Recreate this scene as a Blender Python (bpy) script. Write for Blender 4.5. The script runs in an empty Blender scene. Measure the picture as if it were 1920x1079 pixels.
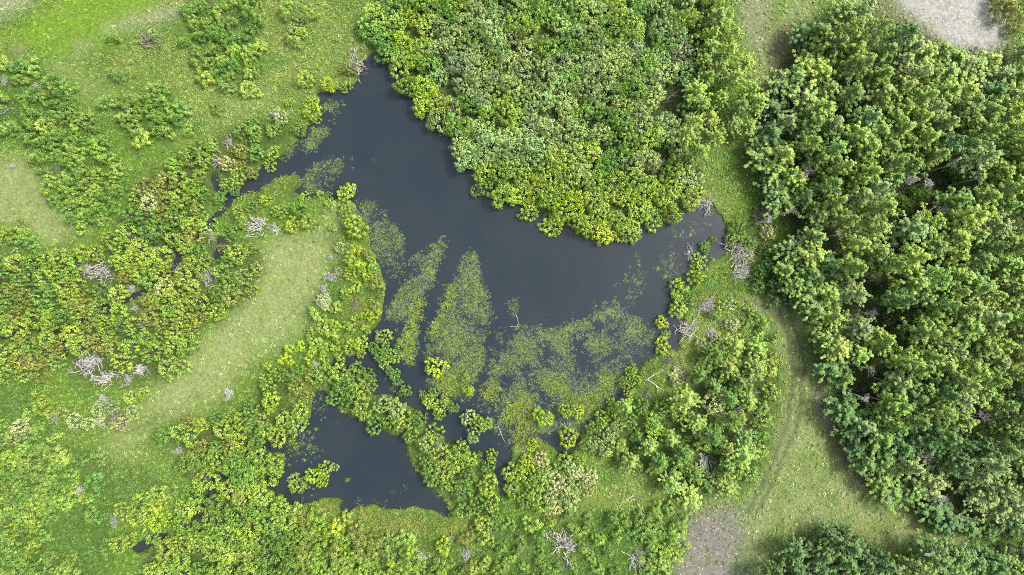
import bpy, math
import numpy as np

# ------------------------------------------------------------------ camera, sky, sun, exposure
H = 110.0                 # drone height above the water, metres
S = 0.085                 # metres on the ground per map unit (the survey map is 1920 x 1079 units)
CXM, CYM = 960.0, 539.5
SUN_EL, SUN_AZ = math.radians(55), math.radians(68)   # azimuth clockwise from +Y (north): light from the east-north-east
sc = bpy.context.scene
cam_d = bpy.data.cameras.new('drone_camera')
cam_d.sensor_width = 36.0
cam_d.lens = 36.0 * H / (1920 * S)
cam_d.clip_start, cam_d.clip_end = 1.0, 6000.0
cam = bpy.data.objects.new('drone_camera', cam_d)
sc.collection.objects.link(cam)
cam.location = (0, 0, H)
cam.rotation_euler = (0, 0, 0)
sc.camera = cam

world = bpy.data.worlds.new('World')
sc.world = world
world.use_nodes = True
wn = world.node_tree.nodes
wn.clear()
sky = wn.new('ShaderNodeTexSky')
sky.sky_type = 'NISHITA'
sky.sun_disc = False
sky.sun_elevation = SUN_EL
sky.sun_rotation = SUN_AZ
sky.air_density, sky.dust_density, sky.ozone_density = 1.0, 4.0, 1.0
bg = wn.new('ShaderNodeBackground')
bg.inputs['Strength'].default_value = 0.118
wo = wn.new('ShaderNodeOutputWorld')
hz = wn.new('ShaderNodeHueSaturation')          # thin high cloud: the sky is milky rather than deep blue
hz.inputs['Saturation'].default_value = 0.55
world.node_tree.links.new(sky.outputs[0], hz.inputs['Color'])
world.node_tree.links.new(hz.outputs[0], bg.inputs[0])
world.node_tree.links.new(bg.outputs[0], wo.inputs[0])

sun_d = bpy.data.lights.new('sun', 'SUN')
sun_d.energy = 1.75
sun_d.angle = math.radians(12.0)
sun_d.color = (1.0, 0.94, 0.84)
sun = bpy.data.objects.new('sun', sun_d)
sc.collection.objects.link(sun)
sun.rotation_euler = (math.pi/2 - SUN_EL, 0, math.pi - SUN_AZ)

sc.view_settings.view_transform = 'Standard'
sc.view_settings.look = 'None'
sc.view_settings.exposure = 1.68
sc.view_settings.gamma = 1.0
sc.view_settings.use_curve_mapping = False
sc.cycles.filter_width = 0.9
sc.cycles.use_denoising = False
sc.cycles.max_bounces = 6
sc.cycles.diffuse_bounces = 3
sc.cycles.transmission_bounces = 3

# ------------------------------------------------------------------ helpers: map, noise, masks
rng = np.random.default_rng(7)

def M(px, py, z=0.0):
    """a place on the survey map (seen at height z) -> metres"""
    k = (H - z) / H * S
    return np.array(((px - CXM) * k, (CYM - py) * k, z))

class Noise:
    def __init__(self, seed, n=256):
        self.g = np.random.default_rng(seed).random((n, n)); self.n = n
    def one(self, x, y):
        xi = np.floor(x).astype(int); yi = np.floor(y).astype(int)
        fx = x - xi; fy = y - yi
        fx = fx*fx*(3-2*fx); fy = fy*fy*(3-2*fy)
        n = self.n; g = self.g
        a = g[yi % n, xi % n]; b = g[yi % n, (xi+1) % n]
        c = g[(yi+1) % n, xi % n]; d = g[(yi+1) % n, (xi+1) % n]
        return (a*(1-fx)+b*fx)*(1-fy) + (c*(1-fx)+d*fx)*fy
    def __call__(self, x, y, size, octaves=3):
        x = np.asarray(x, float); y = np.asarray(y, float)
        t = 0; amp = 1.0; tot = 0
        for o in range(octaves):
            f = 2.0**o / size
            t = t + amp * self.one(x*f + 17.3*o + 500, y*f + 9.1*o + 500); tot += amp; amp *= 0.5
        return t / tot
NA, NB, NC, ND = Noise(1), Noise(2), Noise(3), Noise(4)

def inpoly(x, y, poly):
    x = np.asarray(x, float); y = np.asarray(y, float)
    r = np.zeros(x.shape, bool)
    n = len(poly)
    for i in range(n):
        x1, y1 = poly[i]; x2, y2 = poly[(i+1) % n]
        if y1 == y2: continue
        c = (y1 > y) != (y2 > y)
        r ^= c & (x < (x2-x1)*(y-y1)/(y2-y1) + x1)
    return r

STEP = 3.0
GX = np.arange(-240, 2161, STEP); GY = np.arange(-180, 1261, STEP)
XX, YY = np.meshgrid(GX, GY)

def blur(a, sig):
    sig = sig / STEP
    r = max(1, int(sig*3)); k = np.exp(-0.5*(np.arange(-r, r+1)/max(sig, 1e-3))**2); k /= k.sum()
    a = np.pad(a, r, mode='edge')
    b = np.apply_along_axis(lambda v: np.convolve(v, k, 'valid'), 0, a)
    return np.apply_along_axis(lambda v: np.convolve(v, k, 'valid'), 1, b)

def mask(polys, soft=6, warp=8, wsize=40, seed=0):
    """soft mask of one or several outlines, with ragged edges"""
    if not isinstance(polys[0][0], (tuple, list)): polys = [polys]
    wx = XX + (NA(XX+seed*77, YY, wsize)-0.5)*2*warp; wy = YY + (NB(XX, YY+seed*77, wsize)-0.5)*2*warp
    m = np.zeros(XX.shape)
    for p in polys: m = np.maximum(m, inpoly(wx, wy, p))
    return blur(m, soft) if soft else m

def line_mask(pts, half, soft=2, warp=3):
    wx = XX + (NA(XX, YY, 30)-0.5)*2*warp; wy = YY + (NB(XX, YY, 30)-0.5)*2*warp
    d = np.full(XX.shape, 1e9)
    for (x1, y1), (x2, y2) in zip(pts[:-1], pts[1:]):
        vx, vy = x2-x1, y2-y1
        t = np.clip(((wx-x1)*vx + (wy-y1)*vy) / (vx*vx+vy*vy+1e-9), 0, 1)
        d = np.minimum(d, np.hypot(wx-x1-t*vx, wy-y1-t*vy))
    return blur((d < half).astype(float), soft)

def look(f, px, py):
    i = np.clip(np.rint((np.asarray(py)-GY[0])/STEP).astype(int), 0, len(GY)-1)
    j = np.clip(np.rint((np.asarray(px)-GX[0])/STEP).astype(int), 0, len(GX)-1)
    return f[i, j]

# ------------------------------------------------------------------ helpers: meshes and materials
def mesh_np(name, verts, faces, mat, face_attr=None, smooth=False):
    """verts (N,3), faces (F,k) of one size"""
    verts = np.asarray(verts, np.float32); faces = np.asarray(faces, np.int32)
    me = bpy.data.meshes.new(name)
    f, k = faces.shape
    me.vertices.add(len(verts)); me.vertices.foreach_set('co', verts.ravel())
    me.loops.add(f*k); me.loops.foreach_set('vertex_index', faces.ravel())
    me.polygons.add(f); me.polygons.foreach_set('loop_start', np.arange(0, f*k, k, dtype=np.int32))
    if face_attr is not None:
        a = me.attributes.new('leaf_tone', 'FLOAT', 'FACE'); a.data.foreach_set('value', np.asarray(face_attr, np.float32))
    me.update(calc_edges=True)
    if smooth: me.polygons.foreach_set('use_smooth', np.ones(f, bool))
    if mat: me.materials.append(mat)
    return me

def link(name, data, parent=None, loc=None):
    o = bpy.data.objects.new(name, data)
    sc.collection.objects.link(o)
    if parent: o.parent = parent
    if loc is not None: o.location = loc
    return o

def tag(o, label=None, cat=None, group=None, kind=None):
    if label: o['label'] = label
    if cat: o['category'] = cat
    if group: o['group'] = group
    if kind: o['kind'] = kind
    return o

def new_mat(name):
    m = bpy.data.materials.new(name); m.use_nodes = True
    nt = m.node_tree; nt.nodes.clear()
    return m, nt, nt.nodes.new, nt.links.new

def foliage_mat(name, per_instance=False, translucency=0.75, rough=0.5, spec=0.25):
    m, nt, N, L = new_mat(name)
    if per_instance:
        src = N('ShaderNodeAttribute'); src.attribute_type = 'INSTANCER'; src.attribute_name = 'tint'; col = src.outputs['Color']
    else:
        src = N('ShaderNodeObjectInfo'); col = src.outputs['Color']
    at = N('ShaderNodeAttribute'); at.attribute_type = 'GEOMETRY'; at.attribute_name = 'leaf_tone'
    hs = N('ShaderNodeHueSaturation'); L(col, hs.inputs['Color'])
    mv = N('ShaderNodeMapRange'); mv.inputs[3].default_value = 0.55; mv.inputs[4].default_value = 1.45
    L(at.outputs['Fac'], mv.inputs[0]); L(mv.outputs[0], hs.inputs['Value'])
    mh = N('ShaderNodeMapRange'); mh.inputs[3].default_value = 0.515; mh.inputs[4].default_value = 0.492
    L(at.outputs['Fac'], mh.inputs[0]); L(mh.outputs[0], hs.inputs['Hue'])
    p = N('ShaderNodeBsdfPrincipled'); p.inputs['Roughness'].default_value = rough
    p.inputs['Specular IOR Level'].default_value = spec
    L(hs.outputs[0], p.inputs['Base Color'])
    mx = p
    if translucency > 0:      # a leaf passes about as much light as it throws back
        t = N('ShaderNodeBsdfTranslucent')
        ht = N('ShaderNodeHueSaturation'); ht.inputs['Value'].default_value = translucency; ht.inputs['Hue'].default_value = 0.495
        L(hs.outputs[0], ht.inputs['Color']); L(ht.outputs[0], t.inputs['Color'])
        mx = N('ShaderNodeAddShader')
        L(p.outputs[0], mx.inputs[0]); L(t.outputs[0], mx.inputs[1])
    o = N('ShaderNodeOutputMaterial'); L(mx.outputs[0], o.inputs[0])
    return m

def bark_mat(name, c1, c2, scale=6.0):
    m, nt, N, L = new_mat(name)
    tc = N('ShaderNodeTexCoord'); nz = N('ShaderNodeTexNoise'); nz.inputs['Scale'].default_value = scale; nz.inputs['Detail'].default_value = 4
    L(tc.outputs['Object'], nz.inputs['Vector'])
    cr = N('ShaderNodeValToRGB'); cr.color_ramp.elements[0].position = 0.35; cr.color_ramp.elements[1].position = 0.65
    cr.color_ramp.elements[0].color = (*c1, 1); cr.color_ramp.elements[1].color = (*c2, 1)
    L(nz.outputs['Fac'], cr.inputs[0])
    p = N('ShaderNodeBsdfPrincipled'); p.inputs['Roughness'].default_value = 0.8
    L(cr.outputs[0], p.inputs['Base Color'])
    o = N('ShaderNodeOutputMaterial'); L(p.outputs[0], o.inputs[0])
    return m

LEAF = foliage_mat('leaf'); LEAF_I = foliage_mat('leaf_instanced', True)
BLADE_I = foliage_mat('blade_instanced', True, 0.6, 0.6, 0.2)
BARK = bark_mat('willow_bark', (0.10, 0.08, 0.06), (0.20, 0.17, 0.14))
ASPEN_BARK = bark_mat('aspen_bark', (0.22, 0.21, 0.18), (0.42, 0.40, 0.36), 3)
DEAD = bark_mat('bleached_wood', (0.27, 0.26, 0.24), (0.47, 0.455, 0.43), 5)
DEAD_DARK = bark_mat('weathered_wood', (0.12, 0.10, 0.09), (0.26, 0.23, 0.22), 5)

def tube(path, r0, r1, sides=4):
    path = np.asarray(path, float); n = len(path)
    d = np.gradient(path, axis=0); d /= np.linalg.norm(d, axis=1)[:, None] + 1e-9
    ref = np.array((0.31, 0.17, 0.93)); u = np.cross(d, ref); u /= np.linalg.norm(u, axis=1)[:, None] + 1e-9
    w = np.cross(d, u)
    r = np.linspace(r0, r1, n)[:, None]
    vs = []
    for k in range(sides):
        a = 2*math.pi*k/sides
        vs.append(path + r*(math.cos(a)*u + math.sin(a)*w))
    v = np.stack(vs, 1).reshape(-1, 3)
    f = []
    for i in range(n-1):
        for k in range(sides):
            k2 = (k+1) % sides
            f.append((i*sides+k, i*sides+k2, (i+1)*sides+k2, (i+1)*sides+k))
    return v, np.array(f)

def join(parts):
    vs, fs, n = [], [], 0
    for v, f in parts:
        vs.append(v); fs.append(f + n); n += len(v)
    return np.concatenate(vs), np.concatenate(fs)

def unit(v): return v / (np.linalg.norm(v, axis=-1, keepdims=True) + 1e-9)

def leaf_quads(c, n, a, Ln, Wd, fold=0.12):
    n = unit(n); a = unit(a - n*np.sum(a*n, 1, keepdims=True)); b = np.cross(n, a)
    Ln = Ln[:, None]; Wd = Wd[:, None]
    v = np.stack((c - a*Ln/2, c + b*Wd/2 - n*Wd*fold + a*Ln*0.08, c + a*Ln/2 - n*Ln*fold, c - b*Wd/2 - n*Wd*fold + a*Ln*0.08), 1).reshape(-1, 3)
    f = np.arange(len(c)*4).reshape(-1, 4)
    return v, f

def clump_leaves(cen, cr, nper, Ln, Wd, r, axis_up=0.3, up=0.5, mid=None):
    K = len(cen); n = K*nper
    ci = np.repeat(np.arange(K), nper)
    d = unit(r.normal(size=(n, 3)) + np.array((0, 0, 0.45)))
    pos = cen[ci] + d * (cr[ci] * r.uniform(0.45, 1.05, n))[:, None]
    mid = cen.mean(0) if mid is None else mid
    out = unit(pos - mid)
    nor = 0.9*d + 0.35*out + np.array((0, 0, up)) + 0.33*r.normal(size=(n, 3))
    ax = r.normal(size=(n, 3)) + np.array((0, 0, axis_up*2)) + 0.5*d
    v, f = leaf_quads(pos, nor, ax, Ln*r.uniform(0.7, 1.3, n), Wd*r.uniform(0.7, 1.3, n))
    tone = np.clip(0.5 + 0.36*(r.random(K)[ci]-0.5)*2 + 0.28*(r.random(n)-0.5)*2, 0, 1)
    return v, f, tone

# ------------------------------------------------------------------ survey: outlines (map units)
POND = [(707,97),(727,121),(748,130),(765,175),(800,208),(835,232),(866,285),(882,318),(905,345),(930,366),(972,386),(1032,415),(1080,443),(1112,452),(1158,450),(1192,430),(1240,415),(1278,408),(1296,388),(1310,370),
        (1320,376),(1335,393),(1347,405),(1358,430),(1364,470),(1345,478),(1330,480),(1326,500),(1312,518),(1304,530),(1288,548),(1279,596),(1272,606),(1271,640),(1269,660),(1258,651),(1222,668),(1205,680),(1190,720),(1172,745),(1147,757),(1128,778),(1103,792),(1090,820),
        (1054,864),(1040,840),(1012,822),(975,820),(955,838),(952,880),(948,927),(938,925),(936,890),(918,870),(880,845),(850,832),(835,822),(812,806),(784,775),(760,753),(735,740),(702,738),(700,712),(668,702),(640,697),(623,690),(627,680),(667,668),(687,648),(693,622),(713,606),
        (720,573),(726,537),(712,505),(704,480),(696,450),(686,425),(676,400),(668,376),(640,375),(616,366),(589,362),(577,372),(556,366),(566,344),(565,322),(536,327),(504,340),(487,353),(458,364),(456,347),(487,320),(513,307),(536,290),(560,270),(566,250),(585,236),(603,224),(600,200),(597,176),(637,168),(667,160),(682,126),(693,104)]
SMALL = [(590,733),(616,735),(630,765),(658,790),(680,795),(712,808),(735,822),(752,818),(760,842),(770,867),(782,885),(806,909),(820,928),(842,958),(838,972),(812,958),(780,946),(740,954),(702,946),(676,944),(650,962),(640,950),(645,936),(620,930),(590,938),(569,944),(553,958),(534,974),(526,966),(538,945),(515,922),(490,905),(500,895),(525,878),(545,860),(530,850),(500,846),(474,850),(442,886),(436,880),(470,840),(500,830),(530,824),(545,812),(560,800),(580,789),(589,773)]
CREEKS = [([(462,356),(433,370),(413,398),(395,418),(383,440)], 5), ([(383,440),(350,458),(338,475)], 2.5), ([(338,475),(327,505),(305,520)], 4.5), ([(305,520),(283,540),(250,558),(224,570)], 2.2),
          ([(224,570),(187,588),(150,611)], 5.5), ([(150,611),(113,624),(47,622),(-40,645),(-240,700)], 1.8),
          ([(399,334),(402,345),(414,362),(430,372)], 4), ([(113,624),(123,653),(118,670)], 4),
          ([(442,883),(400,895),(398,915),(392,935),(380,957),(362,966)], 5), ([(310,1008),(296,1014),(256,1030)], 6), ([(338,468),(312,470),(322,438)], 5),
          ([(405,480),(418,468),(414,450)], 6)]

# woods and thickets: outline, what grows, spacing, radii (map units)
THICKET = [(690,28),(705,14),(745,2),(800,-20),(1000,-30),(1345,-30),(1362,40),(1335,120),(1300,180),(1290,290),(1318,350),(1284,412),(1240,420),(1192,440),(1160,456),(1110,459),(1075,447),(1030,420),(972,390),(920,366),(880,322),(845,262),(823,236),(797,214),(762,182),(745,128),(715,98),(695,70)]
BESIDE = [(1335,10),(1375,45),(1392,90),(1402,130),(1422,160),(1425,215),(1400,250),(1340,262),(1300,300),(1285,240),(1300,160),(1330,90)]
GROVE = [(1540,22),(1590,14),(1640,28),(1690,55),(1745,78),(1800,92),(1850,108),(1900,92),(1960,80),(1990,540),(1960,1010),(1850,1000),(1790,985),(1740,950),(1660,915),(1610,860),(1580,780),(1556,700),(1530,610),(1500,560),(1450,520),(1478,440),(1468,385),(1425,330),(1425,250),(1462,150),(1500,75)]
GROVE_S = [(1440,1110),(1455,1050),(1500,1020),(1555,1005),(1620,1015),(1650,1050),(1720,1055),(1790,1030),(1860,1035),(1960,1040),(1960,1120)]
CREEK_N = [(-10,505),(60,485),(130,480),(200,450),(235,400),(270,340),(330,305),(370,275),(440,238),(500,228),(540,222),(560,250),(530,285),(490,312),(455,340),(420,360),(395,400),(375,435),(345,450),(330,490),(300,512),(250,548),(190,578),(150,600),(110,614),(50,612),(-10,630)]
CREEK_S = [(-10,648),(50,632),(100,634),(160,618),(220,584),(290,550),(335,512),(350,475),(390,450),(440,450),(485,470),(500,490),(480,545),(430,575),(390,600),(352,640),(340,690),(330,712),(262,716),(200,722),(150,716),(128,664),(90,700),(-10,712)]
PENIN_E = [(600,590),(645,560),(640,470),(668,440),(690,470),(712,540),(710,570),(690,615),(640,665),(600,690),(560,655),(530,700),(490,715),(505,675),(560,640)]
PENIN_S = [(450,775),(480,725),(540,692),(592,705),(580,760),(555,800),(520,828),(470,840),(420,865),(330,852),(298,820),(330,790),(400,785)]
SW_WOOD = [(265,1100),(278,1045),(330,1000),(342,950),(385,895),(330,885),(352,855),(420,868),(475,858),(532,848),(540,862),(515,882),(490,912),(540,965),(558,1005),(562,1100)]
SW_ROUND = [(210,965),(250,945),(305,948),(325,980),(290,1005),(250,1035),(215,1045)]
STRIP = [(600,703),(640,697),(662,708),(700,745),(735,746),(780,780),(832,832),(880,850),(925,885),(940,935),(930,975),(900,995),(872,968),(838,930),(790,885),(766,845),(752,812),(700,803),(660,785),(628,752)]
LOW_MID = [(955,890),(1000,845),(1040,872),(1080,860),(1112,880),(1108,925),(1060,955),(1000,955),(952,930)]
SOUTH = [(560,965),(650,968),(700,1000),(800,1010),(880,1000),(890,1100),(560,1100)]
SAP = [([(-10,112),(80,125),(150,195),(200,262),(230,335),(205,405),(150,432),(100,380),(60,265),(-10,250)], 24),
       ([(350,15),(490,-10),(485,165),(430,172),(370,120)], 24), ([(215,192),(290,172),(342,202),(335,250),(240,270)], 24),
       ([(532,18),(580,20),(578,82),(545,80)], 22), ([(170,70),(480,60),(505,180),(365,265),(190,190)], 62),
       ([(-10,425),(40,420),(90,490),(40,475),(-10,500)], 24),
       ([(-10,840),(60,825),(112,850),(120,950),(60,975),(-10,965)], 21), ([(-10,720),(70,720),(120,830),(300,880),(325,930),(215,955),(205,1090),(-10,1090)], 29),
       ([(130,930),(200,880),(200,1000),(140,1090),(60,1090)], 30),
       ([(925,975),(1000,972),(1100,955),(1250,970),(1275,1000),(1262,1095),(900,1095),(885,1040)], 31), ([(1200,960),(1275,940),(1280,1060),(1215,1070)], 28),
       ([(620,640),(560,590),(640,480),(600,440),(640,420),(660,600)], 44), ([(1370,600),(1450,640),(1440,600),(1390,570)], 24), ([(1100,860),(1160,770),(1260,760),(1300,700),(1380,640),(1430,660),(1440,830),(1400,900),(1290,925),(1220,890),(1150,855)], 30), ([(560,1000),(700,1015),(880,1020),(880,1095),(560,1095)], 27)]
YOUNG = [(1095,815),(1150,762),(1200,745),(1255,748),(1300,700),(1370,640),(1432,650),(1462,695),(1452,765),(1436,830),(1412,905),(1340,925),(1290,932),(1225,895),(1150,858)]
E_SHORE = [(1380,430),(1400,400),(1440,460),(1500,560),(1488,585),(1400,545),(1385,490)]

# ------------------------------------------------------------------ fields over the map
pond_m = mask(POND, 3, 7, 20, 1); small_m = mask(SMALL, 3, 8, 18, 2)
creek_m = np.max([line_mask(p, w, 2.5, 5) for p, w in CREEKS], 0)

# bushes standing in the ponds on their own hummocks: x, y, radius, tint, label
ISLET = [
 (815,690,22,'lime','round bright yellow-green bush alone on the reed bed between two dark water lanes'),
 (718,632,16,'yellow','upright yellow-green bush at the top of the bush islet in the left channel'),
 (697,651,10,'green',None),(708,664,14,'green',None),(723,655,13,'green',None),(737,669,15,'yellow',None),(719,681,14,'yellow',None),(748,656,12,'green',None),(748,644,8,'yellow',None),
 (675,645,15,'lime','yellow-green bush on the left bank where the narrow channel bends'),(676,664,9,'yellow','small bush hanging below a larger one on the left channel bank'),
 (667,691,14,'green',None),(689,703,14,'green',None),(690,724,16,'yellow',None),
 (736,700,13,'green','bright bush with an olive sedge skirt standing in the lane under the reed finger'),(743,717,10,'green',None),(758,735,14,'green','bush at the bottom end of the left reed finger'),
 (791,741,9,'yellow',None),(811,740,11,'green',None),(804,754,14,'lime','yellowest bush of the mid-channel bush islet'),(825,764,15,'yellow',None),(822,780,12,'yellow',None),(833,749,10,'yellow',None),(848,765,12,'green','right-hand bush of the mid-channel bush islet'),
 (876,785,17,'pale','pale blue-green bush, left half of the big twin bush below the reeds'),(905,796,18,'yellow','yellow right half of the big twin bush below the reeds'),(888,817,15,'pale','pale bush at the foot of the big twin bush below the reeds'),
 (873,709,9,'yellow',None),(878,733,11,'lime','bright little bush at the bottom tip of the middle reed bed'),
 (922,856,13,'lime','bright round bush beside the narrow water finger'),(898,853,7,'green','tiny green bush left of the narrow water finger'),(914,877,14,'green',None),
 (865,847,20,'yellow',None),(878,863,18,'yellow',None),
 (1018,785,20,'lime','ragged yellow bush in the middle of the lower reed beds'),
 (1070,750,8,'lime','small top bush of the three joined bushes in the lower reeds'),(1060,770,14,'lime','left one of the three joined bushes in the lower reeds'),(1083,773,15,'lime','right one of the three joined bushes in the lower reeds'),
 (1185,695,13,'lime','top bush of the bright cluster on the pond edge by the crossed logs'),(1170,718,11,'green','darker left bush of the bright cluster by the crossed logs'),(1191,714,12,'lime','right bush of the bright cluster by the crossed logs'),(1180,735,12,'lime','bottom bush of the bright cluster by the crossed logs'),
 (1241,605,13,'lime','small ball-shaped bush standing alone in the shallows by the right shore'),
 (1243,650,17,'lime','olive-yellow bush beside the short dark inlet on the right shore'),(1250,628,9,'yellow','small bush tip above the bush beside the short dark inlet'),
 (1275,543,20,'lime','upper half of the big round bush pair on the right shore'),(1273,580,20,'yellow','lower half of the big round bush pair on the right shore'),(1292,556,14,'green',None),
 (1307,517,18,'lime','yellow bush under the half-dead bush on the pond spit'),(1311,490,16,'yellow','half-dead green bush on the narrow pond spit'),(1324,463,13,'green','green bush on the upper part of the narrow pond spit'),(1338,450,8,'green','small green bush at the very end of the narrow pond spit'),
 (1066,823,19,'lime','round green bush at the mouth of the lower water notch'),(997,836,12,'lime','yellow round bush with bare twigs on its left, on the sedge islet'),
 (647,361,18,'lime','round bush with bare twigs at the peninsula tip'),(664,426,23,'lime','largest bright yellow bush on the peninsula shore'),
 (553,917,15,'yellow',None),(546,902,12,'yellow','upper left bush of the long islet in the small pond'),(568,910,12,'yellow',None),(582,897,16,'lime','middle bush of the long islet in the small pond'),(605,885,16,'lime','broad bush near the right end of the long islet in the small pond'),(600,907,13,'lime',None),(624,878,10,'pale','pale bush at the right tip of the long islet in the small pond'),
 (591,807,7,'yellow','tiny tuft of a bush alone in the upper small pond'),(544,829,9,'lime','small bush arching over the mouth of the left channel'),(552,839,7,'yellow','smaller bush right under the arching one at the channel mouth'),(650,902,5,'yellow','tiniest bush, alone in the middle of the small pond'),
]
for (x, y, r, t, l) in ISLET:
    d = np.hypot(XX-x, YY-y)
    k = np.clip(1.25 - d/(r*0.62), 0, 1)
    pond_m *= 1-k; small_m *= 1-k
water = np.maximum(np.maximum(pond_m, small_m), creek_m)

# emergent plants in the ponds (0..1 density)
REED1 = [(824,448),(834,452),(830,479),(814,504),(812,528),(797,537),(793,564),(785,592),(781,619),(777,650),(775,670),(769,684),(735,660),(738,635),(723,611),(733,576),(744,551),(768,529),(775,514),(773,477),(801,479),(814,461)]
REED2 = [(882,473),(894,481),(902,522),(900,541),(913,551),(921,576),(919,596),(911,615),(906,640),(893,642),(836,680),(815,684),(800,669),(805,640),(808,611),(822,594),(824,576),(830,561),(836,541),(851,531),(857,508),(867,485)]
REED2B = [(899,646),(909,658),(905,678),(898,704),(885,722),(887,742),(871,744),(853,744),(836,736),(805,727),(793,722),(800,706),(830,700),(850,684)]
REED3 = [(933,628),(945,615),(965,604),(1005,612),(1040,624),(1060,612),(1115,592),(1140,575),(1165,580),(1200,600),(1225,640),(1205,670),(1170,695),(1160,727),(1135,765),(1107,785),(1090,812),(1035,807),(1000,815),(950,835),(900,790),(905,727),(927,690),(942,677)]
REED_BR = [(950,578),(960,555),(973,552),(970,590),(963,600)]
REED4 = [(671,379),(700,378),(730,410),(750,437),(757,470),(755,500),(738,520),(730,545),(716,540),(700,495),(684,430)]
REED5 = [(580,320),(600,305),(625,298),(642,300),(640,325),(625,355),(600,362),(570,360),(566,335)]
REED6 = [[(567,262),(590,240),(616,240),(605,262),(585,285),(568,280)], [(602,195),(620,190),(636,196),(630,212),(605,210)], [(520,290),(540,255),(558,255),(552,280),(530,305)]]
THIN = [[(1135,560),(1200,490),(1240,470),(1290,470),(1260,540),(1240,600),(1225,650),(1180,640)], [(1060,615),(1120,580),(1180,540),(1250,560),(1240,660),(1100,700)], [(690,110),(640,200),(610,240),(620,180)], [(930,640),(1060,620),(1090,700),(1000,800),(900,760)], [(640,300),(680,320),(670,345),(640,340)], [(735,430),(765,470),(760,520),(740,560),(715,610),(690,650),(735,545)],
        [(545,800),(590,735),(615,760),(620,830),(590,860),(530,890)], [(560,935),(620,915),(650,940)], [(690,950),(760,910),(860,960),(850,990)], [(640,935),(700,945),(760,952),(820,955),(870,985),(830,1000),(700,985)], [(640,935),(700,945),(760,952),(820,955),(870,985),(830,1000),(700,985)], [(1240,430),(1330,410),(1340,450),(1290,470)], [(690,700),(730,690),(740,720),(700,735)]]
OLIVE = [[(780,560),(793,566),(785,592),(781,619),(777,650),(772,678),(755,660),(764,620),(770,590)], [(838,556),(852,552),(850,575),(832,585)], [(812,602),(825,598),(825,625),(812,630)], [(905,730),(930,722),(938,745),(915,752)], [(1028,716),(1050,712),(1055,735),(1035,745)], [(1130,705),(1150,700),(1152,735),(1132,740)], [(950,760),(985,745),(1010,770),(1000,810),(955,825)], [(1080,745),(1120,740),(1125,780),(1095,790)], [(805,712),(860,700),(870,735),(840,738)]]
SEDGE = [[(458,372),(480,352),(510,338),(545,326),(568,330),(570,350),(552,368),(520,372),(480,395),(440,420),(420,420)], [(640,400),(690,440),(720,560),(705,600),(670,640),(640,600),(660,540),(650,470)], [(640,655),(665,670),(640,685),(615,680)], [(545,695),(590,690),(590,760),(570,795),(550,770)], [(640,940),(665,948),(700,955),(740,962),(790,965),(850,985),(820,1010),(720,1005),(640,985),(590,975),(580,950),(620,932)], [(945,825),(1000,818),(1020,835),(980,870),(955,880)], [(1195,680),(1235,672),(1230,700),(1205,710)], [(1310,535),(1350,545),(1330,575),(1300,570)], [(1360,500),(1400,540),(1380,550),(1340,520)], [(340,850),(400,870),(420,885),(370,895)], [(870,812),(930,800),(925,830),(890,838)], [(760,1000),(870,990),(890,1010),(780,1030)]]
n1 = NC(XX, YY, 34, 3); n2 = ND(XX, YY, 12, 2)
reed = np.zeros(XX.shape)
for p, dens in ((REED1, 1.25), (REED2, .95), (REED2B, 1.0), (REED3, .9), (REED_BR, .4), (REED4, .75), (REED5, .8)):
    reed = np.maximum(reed, mask(p, 4, 5, 18, 5)*dens)
for p in REED6: reed = np.maximum(reed, mask(p, 3, 4, 18, 6)*1.0)
thin = np.zeros(XX.shape)
for p in THIN: thin = np.maximum(thin, mask(p, 12, 8, 30, 7))
lanes = np.max([line_mask(p, w, 5, 8) for p, w in (([(1075,640),(1090,660),(1110,690),(1112,720)], 9), ([(980,692),(1000,715),(1015,745),(1032,765)], 8), ([(905,615),(912,600)], 5), ([(870,590),(890,600)], 5), ([(860,560),(875,540)], 4), ([(940,830),(960,800),(1000,820)], 7), ([(1100,800),(1120,782),(1150,760)], 7))], 0)
reed = np.clip(reed*np.clip(0.1 + 2.6*(n1-0.24), 0.08, 1.25), 0, 1)
reed = np.clip(np.maximum(reed, thin*np.clip((n1-0.42)*1.5, 0, .3)), 0, 1)*(1-0.85*lanes)
olive = mask(OLIVE, 5, 5, 18, 8)
sedge = mask(SEDGE, 7, 14, 26, 9)*np.clip(0.25+2.2*(NA(XX, YY, 30, 3)-.25), 0, 1)

# ground kinds
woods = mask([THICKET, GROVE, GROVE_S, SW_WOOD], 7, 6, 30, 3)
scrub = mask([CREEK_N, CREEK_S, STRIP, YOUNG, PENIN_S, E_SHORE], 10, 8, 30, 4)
dry = mask([[(500,455),(560,440),(622,400),(642,440),(615,520),(600,600),(545,640),(450,690),(400,745),(310,785),(250,775),(330,690),(420,610),(475,530)], [(-240,310),(60,300),(140,340),(158,410),(110,455),(50,465),(-240,440)]], 16, 14, 60, 10)
dry = np.maximum(dry, 0.55*mask([[(120,150),(190,140),(250,180),(200,200),(150,190)], [(60,105),(160,90),(150,170),(90,140)], [(380,230),(470,160),(520,170),(440,230)]], 18, 10))
dry = np.maximum(dry, 0.6*mask([(260,770),(300,790),(180,900),(80,1000),(40,980),(150,870)], 14, 8))
bright = mask([(-20,100),(50,50),(130,-20),(340,-30),(260,45),(190,80),(120,105),(40,100)], 12, 10, 50, 11)
pale = mask([[(-240,-180),(110,-180),(70,5),(0,35),(-240,70)]], 14, 10)
pale = np.maximum(pale, 0.7*mask([[(195,50),(260,28),(340,5),(360,20),(270,52),(200,68)], [(140,88),(170,70),(180,85),(150,100)]], 8, 8))
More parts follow.
